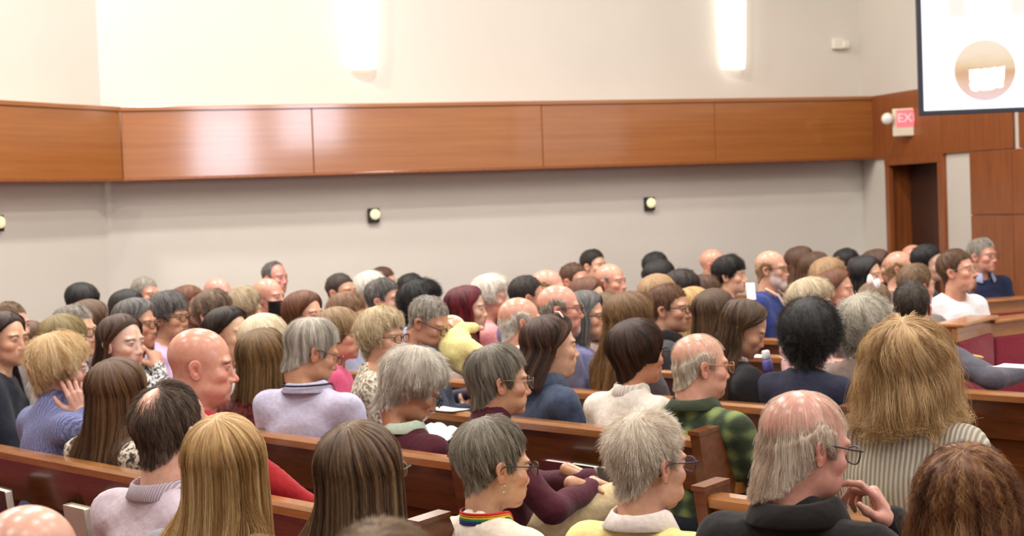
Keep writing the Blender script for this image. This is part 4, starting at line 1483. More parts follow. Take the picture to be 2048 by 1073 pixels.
NPERSON = 0
def person(label, px, ytop, d, psi, style='short', cols='brown', skin='fair', male=1, top=('plain', (120, 120, 120)), det=0, pitch=0, roll=0, hh=None, body=None,
           heavy=0.0, age=0.3, build=0.0, glasses=None, collar=None, neck='crew', arms=(None, None), sleeve='long', beard=None, mask=None, lean=0.05, row=None, snap=True,
           density=1.0, flush=1.0, stubble=False, legs='dark', crossed=False, garment='shirt', hang=None, hdz=0.0, small=1.0, sty=None, hand_h=None, size=None, wisps=0):
    global NPERSON
    NPERSON += 1
    seed = NPERSON * 13 + 5
    rg = np.random.default_rng(seed)
    st = STY[style]
    if st is not None:
        st = dict(st)
        if hang is not None: st['hang'] = hang
        if sty: st.update(sty)
    cols = HAIRCOL[cols] if isinstance(cols, str) else cols
    haircol = S(*cols[1])
    htop = st['h'][0][1] if st is not None and 'start' not in st else 0.0
    dg = d
    d = choose_depth(px, ytop, htop, d, 1.0, snap, row)
    if abs(d / dg - 1) > 0.07: print('DEPTH %s %.2f -> %.2f' % (label, dg, d))
    if det < 2 and d > 6.9: psi += float(np.interp(psi, [70, 84, 96, 104, 130], [0, 8, 16, 16, 0] if det else [6, 16, 24, 22, 4]))
    k = size or (1.0 if hh is None else float(np.clip(hh * d / F / (0.237 + htop), 0.93, 1.12)))
    k = (k * 0.6 + (1.02 if male > 0.5 else 0.97) * 0.4) * small if size is None else size
    Hw = project_depth(px, ytop, htop, d, k)
    PLACED.append((Hw[:2].copy(), px, dg, d))
    psi0 = 47.8
    if body is None: body = psi0 + float(np.clip(psi - psi0, -60, 90)) * 0.5
    yaw_b = math.radians(90 - body)
    dyaw = math.radians(-(psi - body))
    hp = dict(male=male, heavy=heavy, age=age, nose=float(np.clip((0.9 if male else 0.55) + rg.normal(0, 0.25), 0.2, 1.6)), jaw=1 + rg.normal(0, 0.05), beard=0.0)
    if beard: hp['beard'] = 0.55 if beard[1] == 'full' else 0.6
    hz = float(Hw[2])
    sp = dict(male=male, heavy=heavy, lean=lean, hz=hz, size=k, build=build, arms=arms, sleeve=sleeve, seed=seed % 17, flush=flush, stubble=stubble, beardcol=beard[0] if beard else None, beardkind=beard[1] if beard else None)
    R = rot3(dyaw, math.radians(pitch), math.radians(roll))
    sp['Rhead'] = R
    pl = body_plan(sp)
    Hc = pl['H']
    f = head_fn(hp)
    nu, nv = ((106, 84), (72, 56), (52, 42))[2 - det]
    if (nu, nv) not in GRIDS: GRIDS[(nu, nv)] = head_grid(nu, nv)
    D, quads, ct, cb = GRIDS[(nu, nv)]
    P = HC + D * radial(f, D, HC)[:, None]
    base = np.array(S(*SKIN[skin])) * (1 + rg.normal(0, 0.03, 3))
    colr = np.repeat(base[None], len(P), 0).astype(np.float32)
    colr = add_skin_regions(P, colr, hp, st, haircol, sp)
    V = [P.astype(float)]; Fc = [[tuple(q) for q in quads.tolist()], ct, cb]; C = [colr]
    nv0 = len(P)
    if st is None or st.get('ears'):
        for s in (-1, 1):
            ev, ef = ear_vf(s, 1.08 if age > 0.5 else 0.98)
            Fc.append([tuple(i + nv0 for i in q) for q in ef]); V.append(np.array(ev)); nv0 += len(ev)
            C.append(np.repeat((base * np.array([1.0, 0.86, 0.84]))[None], len(ev), 0))
    HV = np.concatenate(V)
    w = smooth01((HV[:, 2] + 0.20) / 0.11)[:, None]
    HV = HV * k
    HV = HV * (1 - w) + (HV @ R.T) * w + Hc
    VV = [HV]; CC = list(C)
    # trunk and limbs under the clothes, hands
    tfn0 = torso_fn(sp, pl, 0.0)
    def add(v, q):
        nonlocal nv0
        Fc.append([tuple(int(i) + nv0 for i in x) for x in q]); VV.append(np.asarray(v, float)); nv0 += len(v)
        CC.append(np.repeat(base[None], len(v), 0))
    if neck == 'scoop':
        tv, tq = surface_nets(lambda Q: tfn0(Q, sleeves=False) + 0.004, (pl['nb'][0] - 0.2, -0.26 * k, pl['nb'][2] - 0.30), (pl['nb'][0] + 0.24, 0.26 * k, pl['nb'][2] + 0.1), 0.02 if det == 0 else 0.014)
        add(tv, tq)
    else:
        tv = tube_vf([pl['nb'] + (0, 0, 0.03), pl['nb'] + (0.0, 0, -0.15), ((pl['nb'] + np.array([0.02, 0, 0.52])) / 2), (0.02, 0, 0.52)], [0.05, 0.09, 0.09, 0.10], 8)
        add(*tv)
    hres = hand_h or (0.006, 0.008, 0.0115)[2 - det]
    for i in (0, 1):
        sh, el, wr = pl['sho'][i], pl['elb'][i], pl['wri'][i]
        add(*tube_vf([sh, (sh + el) / 2, el, (el + wr) / 2, wr], [0.042, 0.04, 0.034, 0.034, 0.024], 8))
        hd = pl['hand'][i]
        fd, bk = np.array(hd[1], float), np.array(hd[2], float)
        if arms[i] is not None and len(arms[i]) > 3: fd, bk = R @ fd, R @ bk
        hvv, hq = place_hand(hd[0], hres, wr, fd, bk, i == 1)
        add(hvv, hq)
    body_o = mesh_obj('person', np.concatenate(VV), [x for g in Fc for x in g], skin_mat(), None, True, colors=np.concatenate(CC))
    tag(body_o, label, 'person', 'seated congregation')
    off = np.array([math.cos(yaw_b), math.sin(yaw_b)]) * Hc[0]
    body_o.location = (Hw[0] - off[0], Hw[1] - off[1], 0)
    body_o.rotation_euler = (0, 0, yaw_b)
    # garment
    tf1 = torso_fn(sp, pl, 0.006)
    nb = pl['nb']
    rn = 0.049 + 0.010 * male + 0.007 * heavy
    def gfn(Q):
        dd = tf1(Q)
        if neck == 'turtle': dd = smin(dd, cap(Q, nb + (0.0, 0, -0.01), nb + (0.018, 0, 0.055), rn * 1.28, rn * 1.16), 0.015)
        if neck == 'scoop': dd = smax(dd, -ell(Q, nb + (0.055, 0, 0.03), (0.085, 0.085, 0.085)), 0.006)
        if neck == 'crew': dd = smax(dd, -ell(Q, nb + (0.035, 0, 0.05), (rn * 1.5, rn * 1.3, 0.065)), 0.006)
        return dd
    js = np.array(pl['sho'] + pl['elb'] + pl['wri'] + [nb, (0.02, 0, 0.45)])
    lo, hi = js.min(0) - 0.14, js.max(0) + 0.14
    lo[0] = min(lo[0], -0.22); hi[0] = max(hi[0], 0.26); lo[1] = min(lo[1], -0.28); hi[1] = max(hi[1], 0.28)
    gv, gq = surface_nets(gfn, lo, hi, (0.014, 0.019, 0.027)[2 - det])
    gm = cloth('%s_%d_%d_%d' % (top[0], *top[1]), top[1], top[0], top[2] if len(top) > 2 else None)
    mesh_obj(garment, gv, gq, gm, body_o, True)
    if collar:
        make_collar(body_o, pl, sp, collar[0], cloth('collar_%s_%d_%d_%d' % (collar[1][0], *collar[1][1]), collar[1][1], collar[1][0], collar[1][2] if len(collar[1]) > 2 else None))
    # trousers and shoes
    lk = 'crossed' if crossed else 'legs'
    lv, lq = shared_mesh(lk, crossed_fn if crossed else legs_fn, (-0.2, -0.26, 0.0), (0.62, 0.3, 0.8), 0.028)
    lc = {'dark': (38, 40, 48), 'khaki': (196, 176, 136), 'denim': (52, 64, 88), 'grey': (92, 92, 96), 'black': (24, 24, 26)}[legs]
    key = (lk, legs)
    if key not in SHARED:
        SHARED[key] = mesh_obj('trousers', lv, lq, cloth('leg_' + legs, lc), body_o, True)
    else:
        o = SHARED[key].copy(); COL.objects.link(o); o.parent = body_o
    for s in (-1, 1):
        if 'shoe' not in SHARED:
            sv, sq = surface_nets(shoe_fn, (-0.1, -0.07, -0.01), (0.24, 0.07, 0.18), 0.018)
            o = SHARED['shoe'] = mesh_obj('shoe', sv, sq, plain('shoe_leather', S(34, 28, 26), 0.4), body_o, True)
        else:
            o = SHARED['shoe'].copy(); COL.objects.link(o); o.parent = body_o
        o.location = (0.40, s * 0.115, 0.003)
        if crossed and s < 0: o.location = (0.52, 0.19, 0.26); o.rotation_euler = (0, 0.25, 0.2)
        else: o.rotation_euler = (0, 0, 0)
    tr = lambda Q: (np.asarray(Q, float) * k) @ R.T + Hc
    if st is not None:
        hs = make_hair(body_o, st, cols, f, R, Hc, k, lambda Q: tf1(Q), det, seed, density)
        if wisps:      # thin strands combed over the bald crown
            make_hair(body_o, dict(STY['thin'], start=[(0, 4), (60, 10), (180, 10)], end=[(0, 62), (50, 60), (62, 74), (180, 76)], h=[(0, .003), (1, .006)], L=.07, lift=.03), cols, f, R, Hc, k, tf1, det, seed + 3, wisps, shell=hs)
    if glasses: make_glasses(body_o, tr, glasses, det)
    if mask: make_mask(body_o, f, tr, mask)
    return body_o, dict(pl=pl, R=R, k=k, tr=tr, f=f, sp=sp, d=d, Hw=Hw, yaw=yaw_b)


def make_mask(person_o, f, tr, col):
    """cloth face mask: a shell over nose, mouth and chin with two ear loops"""
    na, nz = 22, 14
    V = []
    a = np.radians(np.linspace(-62, 62, na)); e = np.radians(np.linspace(-52, -6, nz))
    A, E = np.meshgrid(a, e, indexing='ij')
    D = np.stack([np.cos(E) * np.cos(A), np.cos(E) * np.sin(A), np.sin(E)], -1).reshape(-1, 3).astype(np.float32)
    r = radial(f, D, HC) + 0.006
    P = HC + D * r[:, None]
    i, j = np.meshgrid(np.arange(na - 1), np.arange(nz - 1), indexing='ij')
    q = np.stack([i * nz + j, (i + 1) * nz + j, (i + 1) * nz + j + 1, i * nz + j + 1], -1).reshape(-1, 4)
    m = cloth('mask_%d' % col[0], col)
    o = mesh_obj('face_mask', tr(P), q, m, person_o, True)
    md = o.modifiers.new('thickness', 'SOLIDIFY'); md.thickness = 0.002
    for s in (-1, 1):
        vf = tube_vf(tr(np.array([(0.055, s * 0.070, -0.03), (0.02, s * 0.080, 0.0), (-0.02, s * 0.083, 0.012), (-0.03, s * 0.080, -0.02), (0.02, s * 0.074, -0.06), (0.045, s * 0.062, -0.075)])), 0.0016, 5)
        mesh_obj('ear_loop', vf[0], vf[1], m, o, True)
    return o


HAIRCOL = {
    'brown': ((46, 28, 18), (88, 58, 38), (132, 96, 66)), 'dark': ((18, 13, 11), (40, 28, 22), (74, 54, 42)), 'black': ((10, 9, 9), (24, 21, 20), (52, 46, 42)),
    'ash': ((78, 60, 42), (124, 98, 70), (168, 140, 106)), 'blonde': ((140, 98, 52), (196, 156, 98), (236, 206, 152)), 'sandy': ((126, 94, 62), (172, 138, 100), (208, 180, 144)),
    'grey': ((84, 78, 70), (148, 140, 128), (204, 196, 184)), 'white': ((168, 158, 144), (220, 212, 198), (250, 246, 236)), 'salt': ((40, 38, 38), (96, 92, 88), (170, 166, 160)),
    'red': ((44, 12, 16), (96, 22, 34), (150, 48, 58)), 'auburn': ((64, 34, 20), (112, 68, 42), (160, 108, 72)), 'cream': ((186, 166, 130), (226, 210, 178), (250, 240, 216)),
    'strk': ((52, 36, 20), (120, 90, 54), (182, 150, 100)), 'olive': ((88, 74, 42), (142, 122, 78), (190, 170, 122)),
}

# ------------------------------------------------------------------ the congregation
pr = person
# nearest heads along the lower edge
pr('bald head of a person cut off at the bottom left corner', 66, 1008, 2.6, 30, 'bald', 'grey', 'fair', top=('plain', (90, 96, 110)), det=2, row=-2, flush=.5)
pr('brown-haired head cut off at the bottom edge below the brunette', 768, 1035, 2.1, 8, 'short', 'ash', 'fair', male=1, top=('plain', (70, 74, 84)), det=2, row=-2)
BW = pr('woman with long straight golden blonde hair seen from behind', 452, 824, 3.75, 14, 'long_straight', ((118, 78, 38), (192, 152, 94), (246, 224, 176)), 'pale', male=0, top=('plain', (150, 150, 160)), det=2, snap=False, hh=215, density=1.5, sty=dict(part=-8), hang=-.42)
BR = pr('woman with long straight brown hair and glasses seen from behind', 722, 838, 3.4, 28, 'long_straight', ((44, 30, 20), (96, 71, 48), (168, 136, 98)), 'pale', male=0, top=('plain', (96, 84, 80)), det=2, row=-1, hh=215, density=1.5, glasses='wire', hang=-.42)
pr('balding dark-haired man in a pale lilac ribbed-collar top', 346, 768, 4.35, 34, 'receding', ((42, 32, 26), (88, 70, 57), (138, 116, 98)), 'fair', top=('plain', (206, 190, 200)), det=2, snap=False, hh=200, collar=('ribbed', ('stripe', (212, 198, 206), (170, 152, 164))), density=1.0, sty=dict(start=[(0, 0), (100, 0), (130, 14), (150, 26), (165, 32), (180, 34)]))
LAN = pr('short grey-haired woman in a cream top with rainbow lanyard and glasses', 990, 830, 4.2, 66, 'pixie', ((70, 62, 52), (136, 126, 110), (196, 188, 172)), 'warm', male=0, top=('plain', (238, 224, 206)), det=2, row=0, hh=190, glasses='black', age=.7, body=40, pitch=6, garment='sweater')
WH = pr('white-haired person in a pale yellow top over a white collar, glasses', 1298, 820, 3.9, 54, 'spiky', ((176, 156, 134), (222, 208, 188), (252, 244, 230)), 'fair', male=0.4, top=('plain', (240, 224, 150)), det=2, row=0, hh=205, glasses='navy', age=.6, collar=('fold', ('plain', (238, 226, 218))), body=38, pitch=4, garment='sweater')
OM = pr('elderly balding man in a black jacket with his hand at his mouth', 1610, 783, 3.6, 64, 'fringe_long', ((168, 140, 116), (214, 194, 172), (246, 234, 218)), 'pink', top=('plain', (34, 32, 32)), det=2, row=0, hh=222, glasses='black', age=.9, heavy=.2, body=36, pitch=14, neck='open', collar=('stand', ('plain', (36, 33, 32))), garment='jacket', density=1.1, lean=.09,
   arms=(((0.235, -0.06, -0.140), (0.3, -0.8, -0.7), ('chin', (-0.66, 0.16, 0.72), (0.55, -0.55, 0.6)), 'head'), None), hand_h=0.0035, wisps=.05)
CR = pr('woman with wavy reddish brown hair at the bottom right corner', 1935, 884, 3.2, 22, 'long_wavy', ((72, 40, 20), (126, 82, 48), (184, 138, 92)), 'fair', male=0, top=('plain', (40, 38, 40)), det=2, row=0, hh=240, density=1.4, sty=dict(curl=.013, freq=75, clump=.02))
# second bench
BS = pr('blonde woman in a blue cable sweater with her hand in her hair', 122, 662, 5.9, 66, 'fluffy', ((168, 132, 82), (216, 184, 134), (250, 236, 200)), 'fair', male=0, top=('knit', (134, 140, 182), (108, 113, 160)), det=2, row=0, hh=140, glasses='wire', body=50, garment='sweater', neck='turtle', pitch=6,
   arms=(((0.075, -0.125, -0.165), (0.8, -0.6, -0.5), ('head', (-0.35, 0.18, 0.92), (-0.1, -1.0, 0.1)), 'head'), None), hand_h=0.004, lean=.08)
pr('woman with long brown hair in a cream and black print blouse', 238, 714, 5.4, 32, 'long', ((52, 34, 22), (98, 70, 46), (150, 116, 80)), 'fair', male=0, top=('print', (226, 216, 196), (70, 66, 58)), det=2, row=0, hh=150, density=.9, hang=-.36)
RD = pr('bald man with a ruddy face in a red sweater', 404, 657, 5.2, 84, 'bald', ((80, 60, 50), (110, 84, 70), (140, 110, 96)), 'pink', top=('plain', (158, 34, 40)), det=2, row=0, hh=160, heavy=.75, build=.6, age=.6, body=46, stubble=True, pitch=6, garment='sweater',
   arms=(((0.02, -0.60, 0.80), (-0.9, -0.3, 0.5), ('relaxed', (0.75, -0.5, -0.35), (0, 0.1, 1))), None))
LV = pr('grey-haired man in a lavender shirt and glasses looking down', 626, 635, 6.2, 66, 'swept', ((112, 104, 92), (188, 180, 166), (240, 234, 222)), 'tan', top=('plain', (196, 192, 216)), det=2, row=1, hh=130, glasses='brown', age=.6, body=28, pitch=20, collar=('fold', ('plain', (196, 194, 220))), build=.25)
pr('woman with a streaked brown bob seen from behind', 528, 655, 6.2, 30, 'bob', 'strk', 'fair', male=0, top=('print', (110, 44, 40), (60, 26, 26)), det=1, row=1, density=1.5, sty=dict(hang=-.14))
CW = pr('elderly woman with fluffy white hair in a burgundy vest reading', 826, 692, 5.4, 78, 'fluffy', ((140, 128, 112), (200, 192, 178), (244, 238, 226)), 'tan', male=0, top=('plain', (76, 26, 40)), det=2, row=1, hh=160, glasses='black', age=.9, body=48, pitch=30, collar=('fold', ('plain', (196, 216, 196))), density=1.2, garment='vest', lean=.06, sty=dict(end=[(0, 72), (35, 70), (52, 76), (64, 100), (80, 98), (98, 94), (110, 100), (125, 109), (150, 119), (180, 122)]))
TN = pr('grey-haired man in a burgundy turtleneck with clasped hands', 1000, 686, 5.5, 76, 'swept', ((72, 66, 58), (136, 128, 114), (190, 182, 166)), 'tan', top=('plain', (78, 32, 44)), det=2, row=1, hh=142, glasses='wire', age=.8, body=80, neck='turtle', legs='khaki', crossed=True, pitch=4, garment='turtleneck_sweater',
   arms=(((0.34, -0.06, 0.72), (-0.3, -0.9, -0.6), ('relaxed', (0.80, 0.5, -0.35), (0.3, -0.2, 0.9))), ((0.36, 0.03, 0.74), (-0.3, 0.9, -0.6), ('relaxed', (0.7, -0.6, -0.3), (0.3, 0.3, 0.9)))))
DN = pr('brunette woman in a denim jacket with a clip in her hair', 1104, 628, 6.5, 76, 'tucked', ((34, 22, 18), (74, 50, 40), (122, 90, 72)), 'fair', male=0, top=('denim', (62, 72, 94)), det=2, row=2, hh=130, body=60, garment='jacket', heavy=.4, build=.2, collar=('stand', ('denim', (70, 80, 100))), hang=-.13)
pr('woman with short dark brown hair in a white knit sweater', 1276, 635, 6.2, 62, 'bowl', ((26, 16, 12), (58, 38, 28), (104, 74, 54)), 'tan', male=0, top=('plain', (228, 220, 208)), det=2, row=2, hh=140, glasses='black', body=48, collar=('ribbed', ('rib', (232, 224, 214), (208, 198, 188))), garment='sweater')
GP = pr('balding white-haired man in a green plaid jacket and glasses', 1402, 668, 6.1, 76, 'fringe', ((168, 148, 124), (212, 196, 174), (244, 236, 222)), 'pink', top=('plaid', (62, 74, 52), (128, 140, 84)), det=2, row=2, hh=130, wisps=.03, glasses='amber', age=.8, heavy=.5, build=.35, body=44, collar=('fold', ('plain', (58, 66, 48))), garment='jacket', pitch=4)
RB = pr('woman with wavy blonde hair in a grey ribbed sweater', 1815, 634, 4.6, 26, 'mid_wavy', ((132, 98, 60), (186, 150, 102), (232, 204, 156)), 'fair', male=0, top=('rib', (186, 178, 162), (140, 132, 118)), det=2, row=1, density=1.4, garment='sweater', build=.7, hang=-.135, body=32, sty=dict(clump=.030, curl=.013, freq=44, flare=.22))
pr('person in a black jacket half hidden behind the wavy blonde hair', 1858, 694, 5.5, 34, 'short', 'dark', 'fair', top=('plain', (26, 26, 28)), det=1, row=2, garment='jacket', build=.6)
GS = pr('man with short dark hair in a grey suit jacket seen from behind', 1824, 560, 6.8, 18, 'crop', ((32, 26, 22), (64, 54, 44), (104, 92, 78)), 'fair', top=('plain', (84, 82, 92)), det=1, row=4, hh=105, body=40, garment='jacket', build=.5, density=1.4, arms=(((0.16, -0.46, 0.90), (-0.3, -0.9, -0.3), ('relaxed', (0.85, -0.3, -0.1), (0.1, -0.1, 0.95))), None))
pr('woman with curly black hair in a navy top seen from behind', 1620, 594, 6.7, 22, 'afro', 'black', 'tan', male=0, top=('plain', (44, 46, 64)), det=1, row=3, body=36, density=2.0, build=.1)
LB = pr('woman with long brown hair and a black top looking down', 1488, 598, 6.5, 88, 'tucked_long', ((40, 26, 18), (82, 58, 40), (128, 98, 70)), 'fair', male=0, top=('plain', (34, 32, 36)), det=1, row=3, pitch=26, density=1.5, hang=-.40, sty=dict(curl=.008, freq=55, clump=.014))
pr('woman with long caramel hair behind the dark-haired woman in white', 1262, 582, 7.2, 62, 'long_wavy', ((62, 42, 22), (116, 84, 50), (168, 130, 84)), 'fair', male=0, top=('plain', (90, 84, 84)), det=1, row=3, density=1.4, hang=-.40)
pr('man in glasses with side-swept brown hair and dark collar', 1340, 566, 7.9, 100, 'short', ((58, 36, 22), (104, 70, 46), (150, 108, 76)), 'pink', top=('plain', (64, 64, 70)), det=1, row=4, hh=100, glasses='black', collar=('stand', ('plain', (40, 36, 36))), garment='jacket')
pr('person with straight brown hair in front of the young dark-haired man', 1430, 576, 7.3, 48, 'shoulder', ((48, 32, 20), (88, 64, 44), (128, 100, 72)), 'fair', male=0, top=('plain', (130, 130, 136)), det=1, row=4, density=1.3)
pr('grey-bearded balding man in glasses and a blue-grey shirt', 1120, 570, 8.0, 82, 'fringe', 'grey', 'pink', top=('plain', (128, 128, 158)), det=1, hh=98, glasses='brown', age=.7, beard=((214, 206, 198), 'goatee'), build=.2)
pr('grey-haired woman in glasses beside the bearded man', 1172, 580, 8.3, 96, 'bob', 'salt', 'warm', male=0, top=('plain', (112, 112, 148)), det=1, glasses='black', age=.5)
pr('white-haired man with a bald crown behind the denim jacket', 1042, 595, 7.7, 72, 'fringe', 'white', 'pink', top=('plain', (214, 198, 178)), det=1, hh=82, age=.8, collar=('fold', ('plain', (220, 206, 190))))
pr('woman with dark red hair in a white jacket and teal top', 936, 570, 9.0, 88, 'shoulder', 'red', 'fair', male=0, top=('plain', (238, 232, 220)), det=1, density=1.4, garment='jacket', neck='scoop')
pr('woman with fluffy white hair behind the red-haired woman', 984, 547, 10.2, 86, 'curly', 'white', 'pink', male=0, top=('plain', (226, 150, 150)), age=.8)
GB = pr('man in a grey-blue shirt looking down at the baby he holds', 858, 592, 7.7, 100, 'crop', 'grey', 'tan', top=('plain', (78, 84, 104)), det=1, hh=96, glasses='black', age=.5, pitch=24, collar=('fold', ('plain', (86, 92, 112))), heavy=.3, build=.2,
   arms=(((0.20, 0.0, 0.76), (-0.3, -0.9, -0.6), ('relaxed', (0.5, 0.8, 0.1), (0.5, -0.6, 0.3))), ((0.24, 0.12, 0.82), (-0.3, 0.9, -0.6), ('relaxed', (0.5, -0.8, 0.1), (0.5, 0.6, 0.3)))))
pr('woman with wavy pale blonde hair and glasses in a print blouse', 766, 610, 7.2, 104, 'fluffy', ((150, 126, 92), (202, 182, 144), (238, 224, 196)), 'warm', male=0, top=('print', (222, 212, 190), (120, 108, 92)), det=1, hh=92, glasses='brown', age=.6, neck='scoop', sty=dict(hang=None), density=1.3)
pr('woman in a pink cardigan and glasses with light brown hair', 680, 612, 7.2, 94, 'bowl', ((104, 80, 54), (156, 128, 92), (200, 176, 140)), 'pink', male=0, top=('plain', (222, 96, 136)), det=1, hh=88, glasses='wire', age=.6, garment='cardigan', density=1.3)
pr('woman with brown hair wearing a black face mask', 610, 580, 8.6, 104, 'shoulder', 'auburn', 'fair', male=0, top=('plain', (150, 132, 128)), det=1, mask=(22, 22, 24))
pr('bald man wearing a black face mask', 538, 557, 10.2, 100, 'bald', 'grey', 'pink', top=('plain', (170, 120, 116)), det=1, mask=(24, 24, 26), stubble=True)
pr('tall man with greying temples against the wall left of the lamp', 551, 523, 12.6, 104, 'receding', 'salt', 'pink', top=('plain', (88, 60, 58)))
pr('man with cropped dark hair in front of the wall', 683, 546, 11.0, 98, 'crop', ((30, 24, 22), (62, 48, 40), (100, 82, 68)), 'pink', top=('plain', (108, 104, 124)))
pr('woman with short light brown hair behind the pink cardigan', 698, 582, 8.8, 96, 'mop', ((92, 64, 44), (138, 104, 76), (182, 148, 114)), 'pink', male=0, top=('plain', (160, 164, 188)), det=1)
pr('man with dark greying hair in a pale blue plaid shirt', 770, 555, 9.6, 94, 'short', 'salt', 'pink', top=('plaid', (196, 206, 224), (128, 140, 168)), det=1, collar=('fold', ('plain', (196, 206, 224))), heavy=.3)
pr('person with white hair behind the greying man in plaid', 744, 541, 11.4, 88, 'fluffy', 'white', 'pink', male=0, top=('plain', (190, 170, 166)))
pr('dark top of a head against the wall above the white hair', 768, 533, 12.9, 80, 'short', 'brown', 'fair', top=('plain', (120, 110, 110)))
pr('woman with curly black hair in a light blue top', 845, 557, 9.4, 88, 'curly', 'black', 'pink', male=0, top=('plain', (190, 206, 232)), det=1, density=1.3)
pr('person with black hair tied up against the wall', 826, 546, 12.2, 80, 'short', 'black', 'tan', male=0, top=('plain', (90, 90, 98)))
pr('woman with a pale cream bob behind the streaked brown bob', 532, 625, 7.0, 52, 'bowl', 'cream', 'pale', male=0, top=('plain', (190, 184, 180)), det=1)
pr('woman with dark hair in profile beside the ruddy bald man', 458, 612, 7.4, 98, 'tucked', 'dark', 'fair', male=0, top=('plain', (190, 178, 172)), det=1)
pr('woman with short brown hair and glasses behind the dark-haired woman', 430, 577, 9.0, 102, 'mop', ((70, 54, 42), (118, 96, 76), (164, 140, 114)), 'fair', male=0, top=('plain', (222, 180, 180)), det=1, glasses='black')
pr('bald man just in front of the wall near the masked man', 438, 556, 11.2, 94, 'fringe_low', 'brown', 'pink', top=('plain', (110, 96, 92)))
pr('person with thick sandy hair beside the masked bald man', 492, 572, 9.8, 60, 'fluffy', ((110, 92, 66), (160, 140, 108), (196, 178, 148)), 'fair', male=0, top=('plain', (150, 130, 120)))
pr('woman with long curly brown hair and a purple collar', 378, 570, 9.8, 104, 'long_wavy', 'auburn', 'pink', male=0, top=('plain', (96, 70, 130)), det=1)
pr('woman with curly salt and pepper hair, glasses and lavender top', 340, 580, 8.8, 98, 'mop', 'salt', 'tan', male=0, top=('plain', (210, 176, 216)), det=1, glasses='brown', age=.5, neck='scoop')
pr('woman with greying dark hair, hand at her chin, black and white print', 274, 595, 8.2, 94, 'bob', 'salt', 'tan', male=0, top=('print', (214, 212, 208), (40, 42, 46)), det=1, glasses='brown',
   arms=(((0.13, -0.03, -0.22), (0.2, -0.7, -0.8), ('chin', (-0.35, 0.1, 0.93), (0.8, -0.4, 0.3)), 'head'), None))
pr('grey-haired man by the wall at left', 292, 553, 11.4, 100, 'short', 'grey', 'pink', top=('plain', (98, 82, 82)), hh=58)
pr('dark-haired person below the grey-haired man at the wall', 258, 578, 9.8, 92, 'shoulder', 'black', 'tan', male=0, top=('plain', (80, 76, 80)))
pr('woman with long dark hair in a coral pink top', 245, 627, 7.0, 106, 'tucked_long', ((38, 24, 18), (76, 52, 38), (120, 90, 66)), 'pale', male=0, top=('plain', (240, 150, 132)), det=1, neck='scoop', density=1.3)
pr('woman with black hair against the left part of the wall', 166, 565, 10.8, 84, 'bowl', 'black', 'fair', male=0, top=('plain', (100, 90, 92)), pitch=14)
pr('person with straight brown hair seen from behind near the left wall', 181, 598, 8.4, 48, 'shoulder', ((62, 42, 30), (106, 78, 58), (146, 114, 88)), 'fair', male=0, top=('plain', (120, 104, 100)), det=1)
pr('person with olive blonde hair behind the blue sweater', 130, 626, 7.3, 48, 'bowl', 'olive', 'fair', male=0, top=('plain', (222, 214, 206)), det=1)
pr('grey-haired man in glasses and a white shirt with purple jacket', 152, 608, 8.0, 98, 'short', 'grey', 'fair', top=('plain', (72, 56, 110)), det=1, glasses='black', age=.6, collar=('fold', ('plain', (232, 230, 228))))
pr('dark-haired woman in a black leather jacket at the left edge', 12, 622, 7.3, 100, 'tucked_long', ((30, 20, 18), (62, 44, 38), (100, 76, 64)), 'fair', male=0, top=('plain', (40, 44, 54)), det=1, garment='jacket', density=1.3, snap=False)
pr('boy with short light brown hair at the left edge', 22, 603, 8.3, 96, 'crop', 'ash', 'fair', top=('plain', (130, 126, 130)), det=1, small=.95)
pr('person with brown hair between the leather jacket and the blonde', 58, 640, 9.3, 62, 'shoulder', ((70, 48, 36), (112, 84, 66), (150, 120, 96)), 'fair', male=0, top=('plain', (190, 196, 200)), det=1, snap=False, small=.92)
# right half, farther back
pr('man with short dark hair standing highest against the middle wall', 1188, 498, 13.0, 112, 'short', 'dark', 'fair', top=('plain', (120, 104, 96)), hh=62)
pr('man with cropped brown hair below and left of the tallest one', 1150, 525, 11.2, 106, 'crop', 'brown', 'pink', top=('plain', (100, 90, 88)))
pr('bald man in glasses right of the tallest dark-haired man', 1222, 528, 10.8, 100, 'fringe_low', 'grey', 'pink', top=('plain', (92, 84, 120)))
pr('balding sandy-haired man behind the bearded man', 1098, 540, 10.0, 84, 'fringe', 'sandy', 'pink', top=('plain', (150, 140, 140)), hh=78)
pr('boy with dark hair behind the white-haired man', 1056, 550, 9.6, 72, 'crop', 'dark', 'pink', top=('plain', (110, 110, 150)))
pr('woman with dark auburn hair behind the grey-haired woman in glasses', 1178, 553, 9.2, 100, 'shoulder', 'auburn', 'pale', male=0, top=('plain', (60, 50, 60)))
pr('sandy-haired person turned away beside the caramel hair', 1216, 584, 8.4, 60, 'fluffy', 'ash', 'pink', male=0, top=('plain', (160, 140, 130)), det=1)
pr('man with black hair in a white shirt near the wall', 1315, 503, 12.6, 96, 'short', 'black', 'pink', top=('plain', (236, 232, 228)))
pr('woman with black hair below the man in the white shirt', 1322, 518, 11.4, 76, 'bowl', 'black', 'pink', male=0, top=('plain', (90, 84, 90)))
pr('person with pale blonde hair below the black-haired pair', 1318, 547, 9.2, 56, 'bowl', 'sandy', 'pink', male=0, top=('plain', (150, 140, 134)))
pr('man with dark brown hair and a pink face turned towards us', 1368, 537, 9.6, 104, 'mop', 'dark', 'pink', top=('plain', (120, 110, 114)))
pr('person with light brown hair next to the dark brown hair', 1412, 548, 9.5, 92, 'mop', 'brown', 'pink', male=0, top=('plain', (150, 130, 120)))
pr('bald pink head close to the back wall', 1428, 499, 12.6, 90, 'bald', 'grey', 'pink', top=('plain', (70, 60, 62)))
pr('young man with tousled black hair looking to the right', 1462, 508, 10.8, 100, 'mop', 'black', 'fair', top=('plain', (170, 154, 160)), det=1, hh=68)
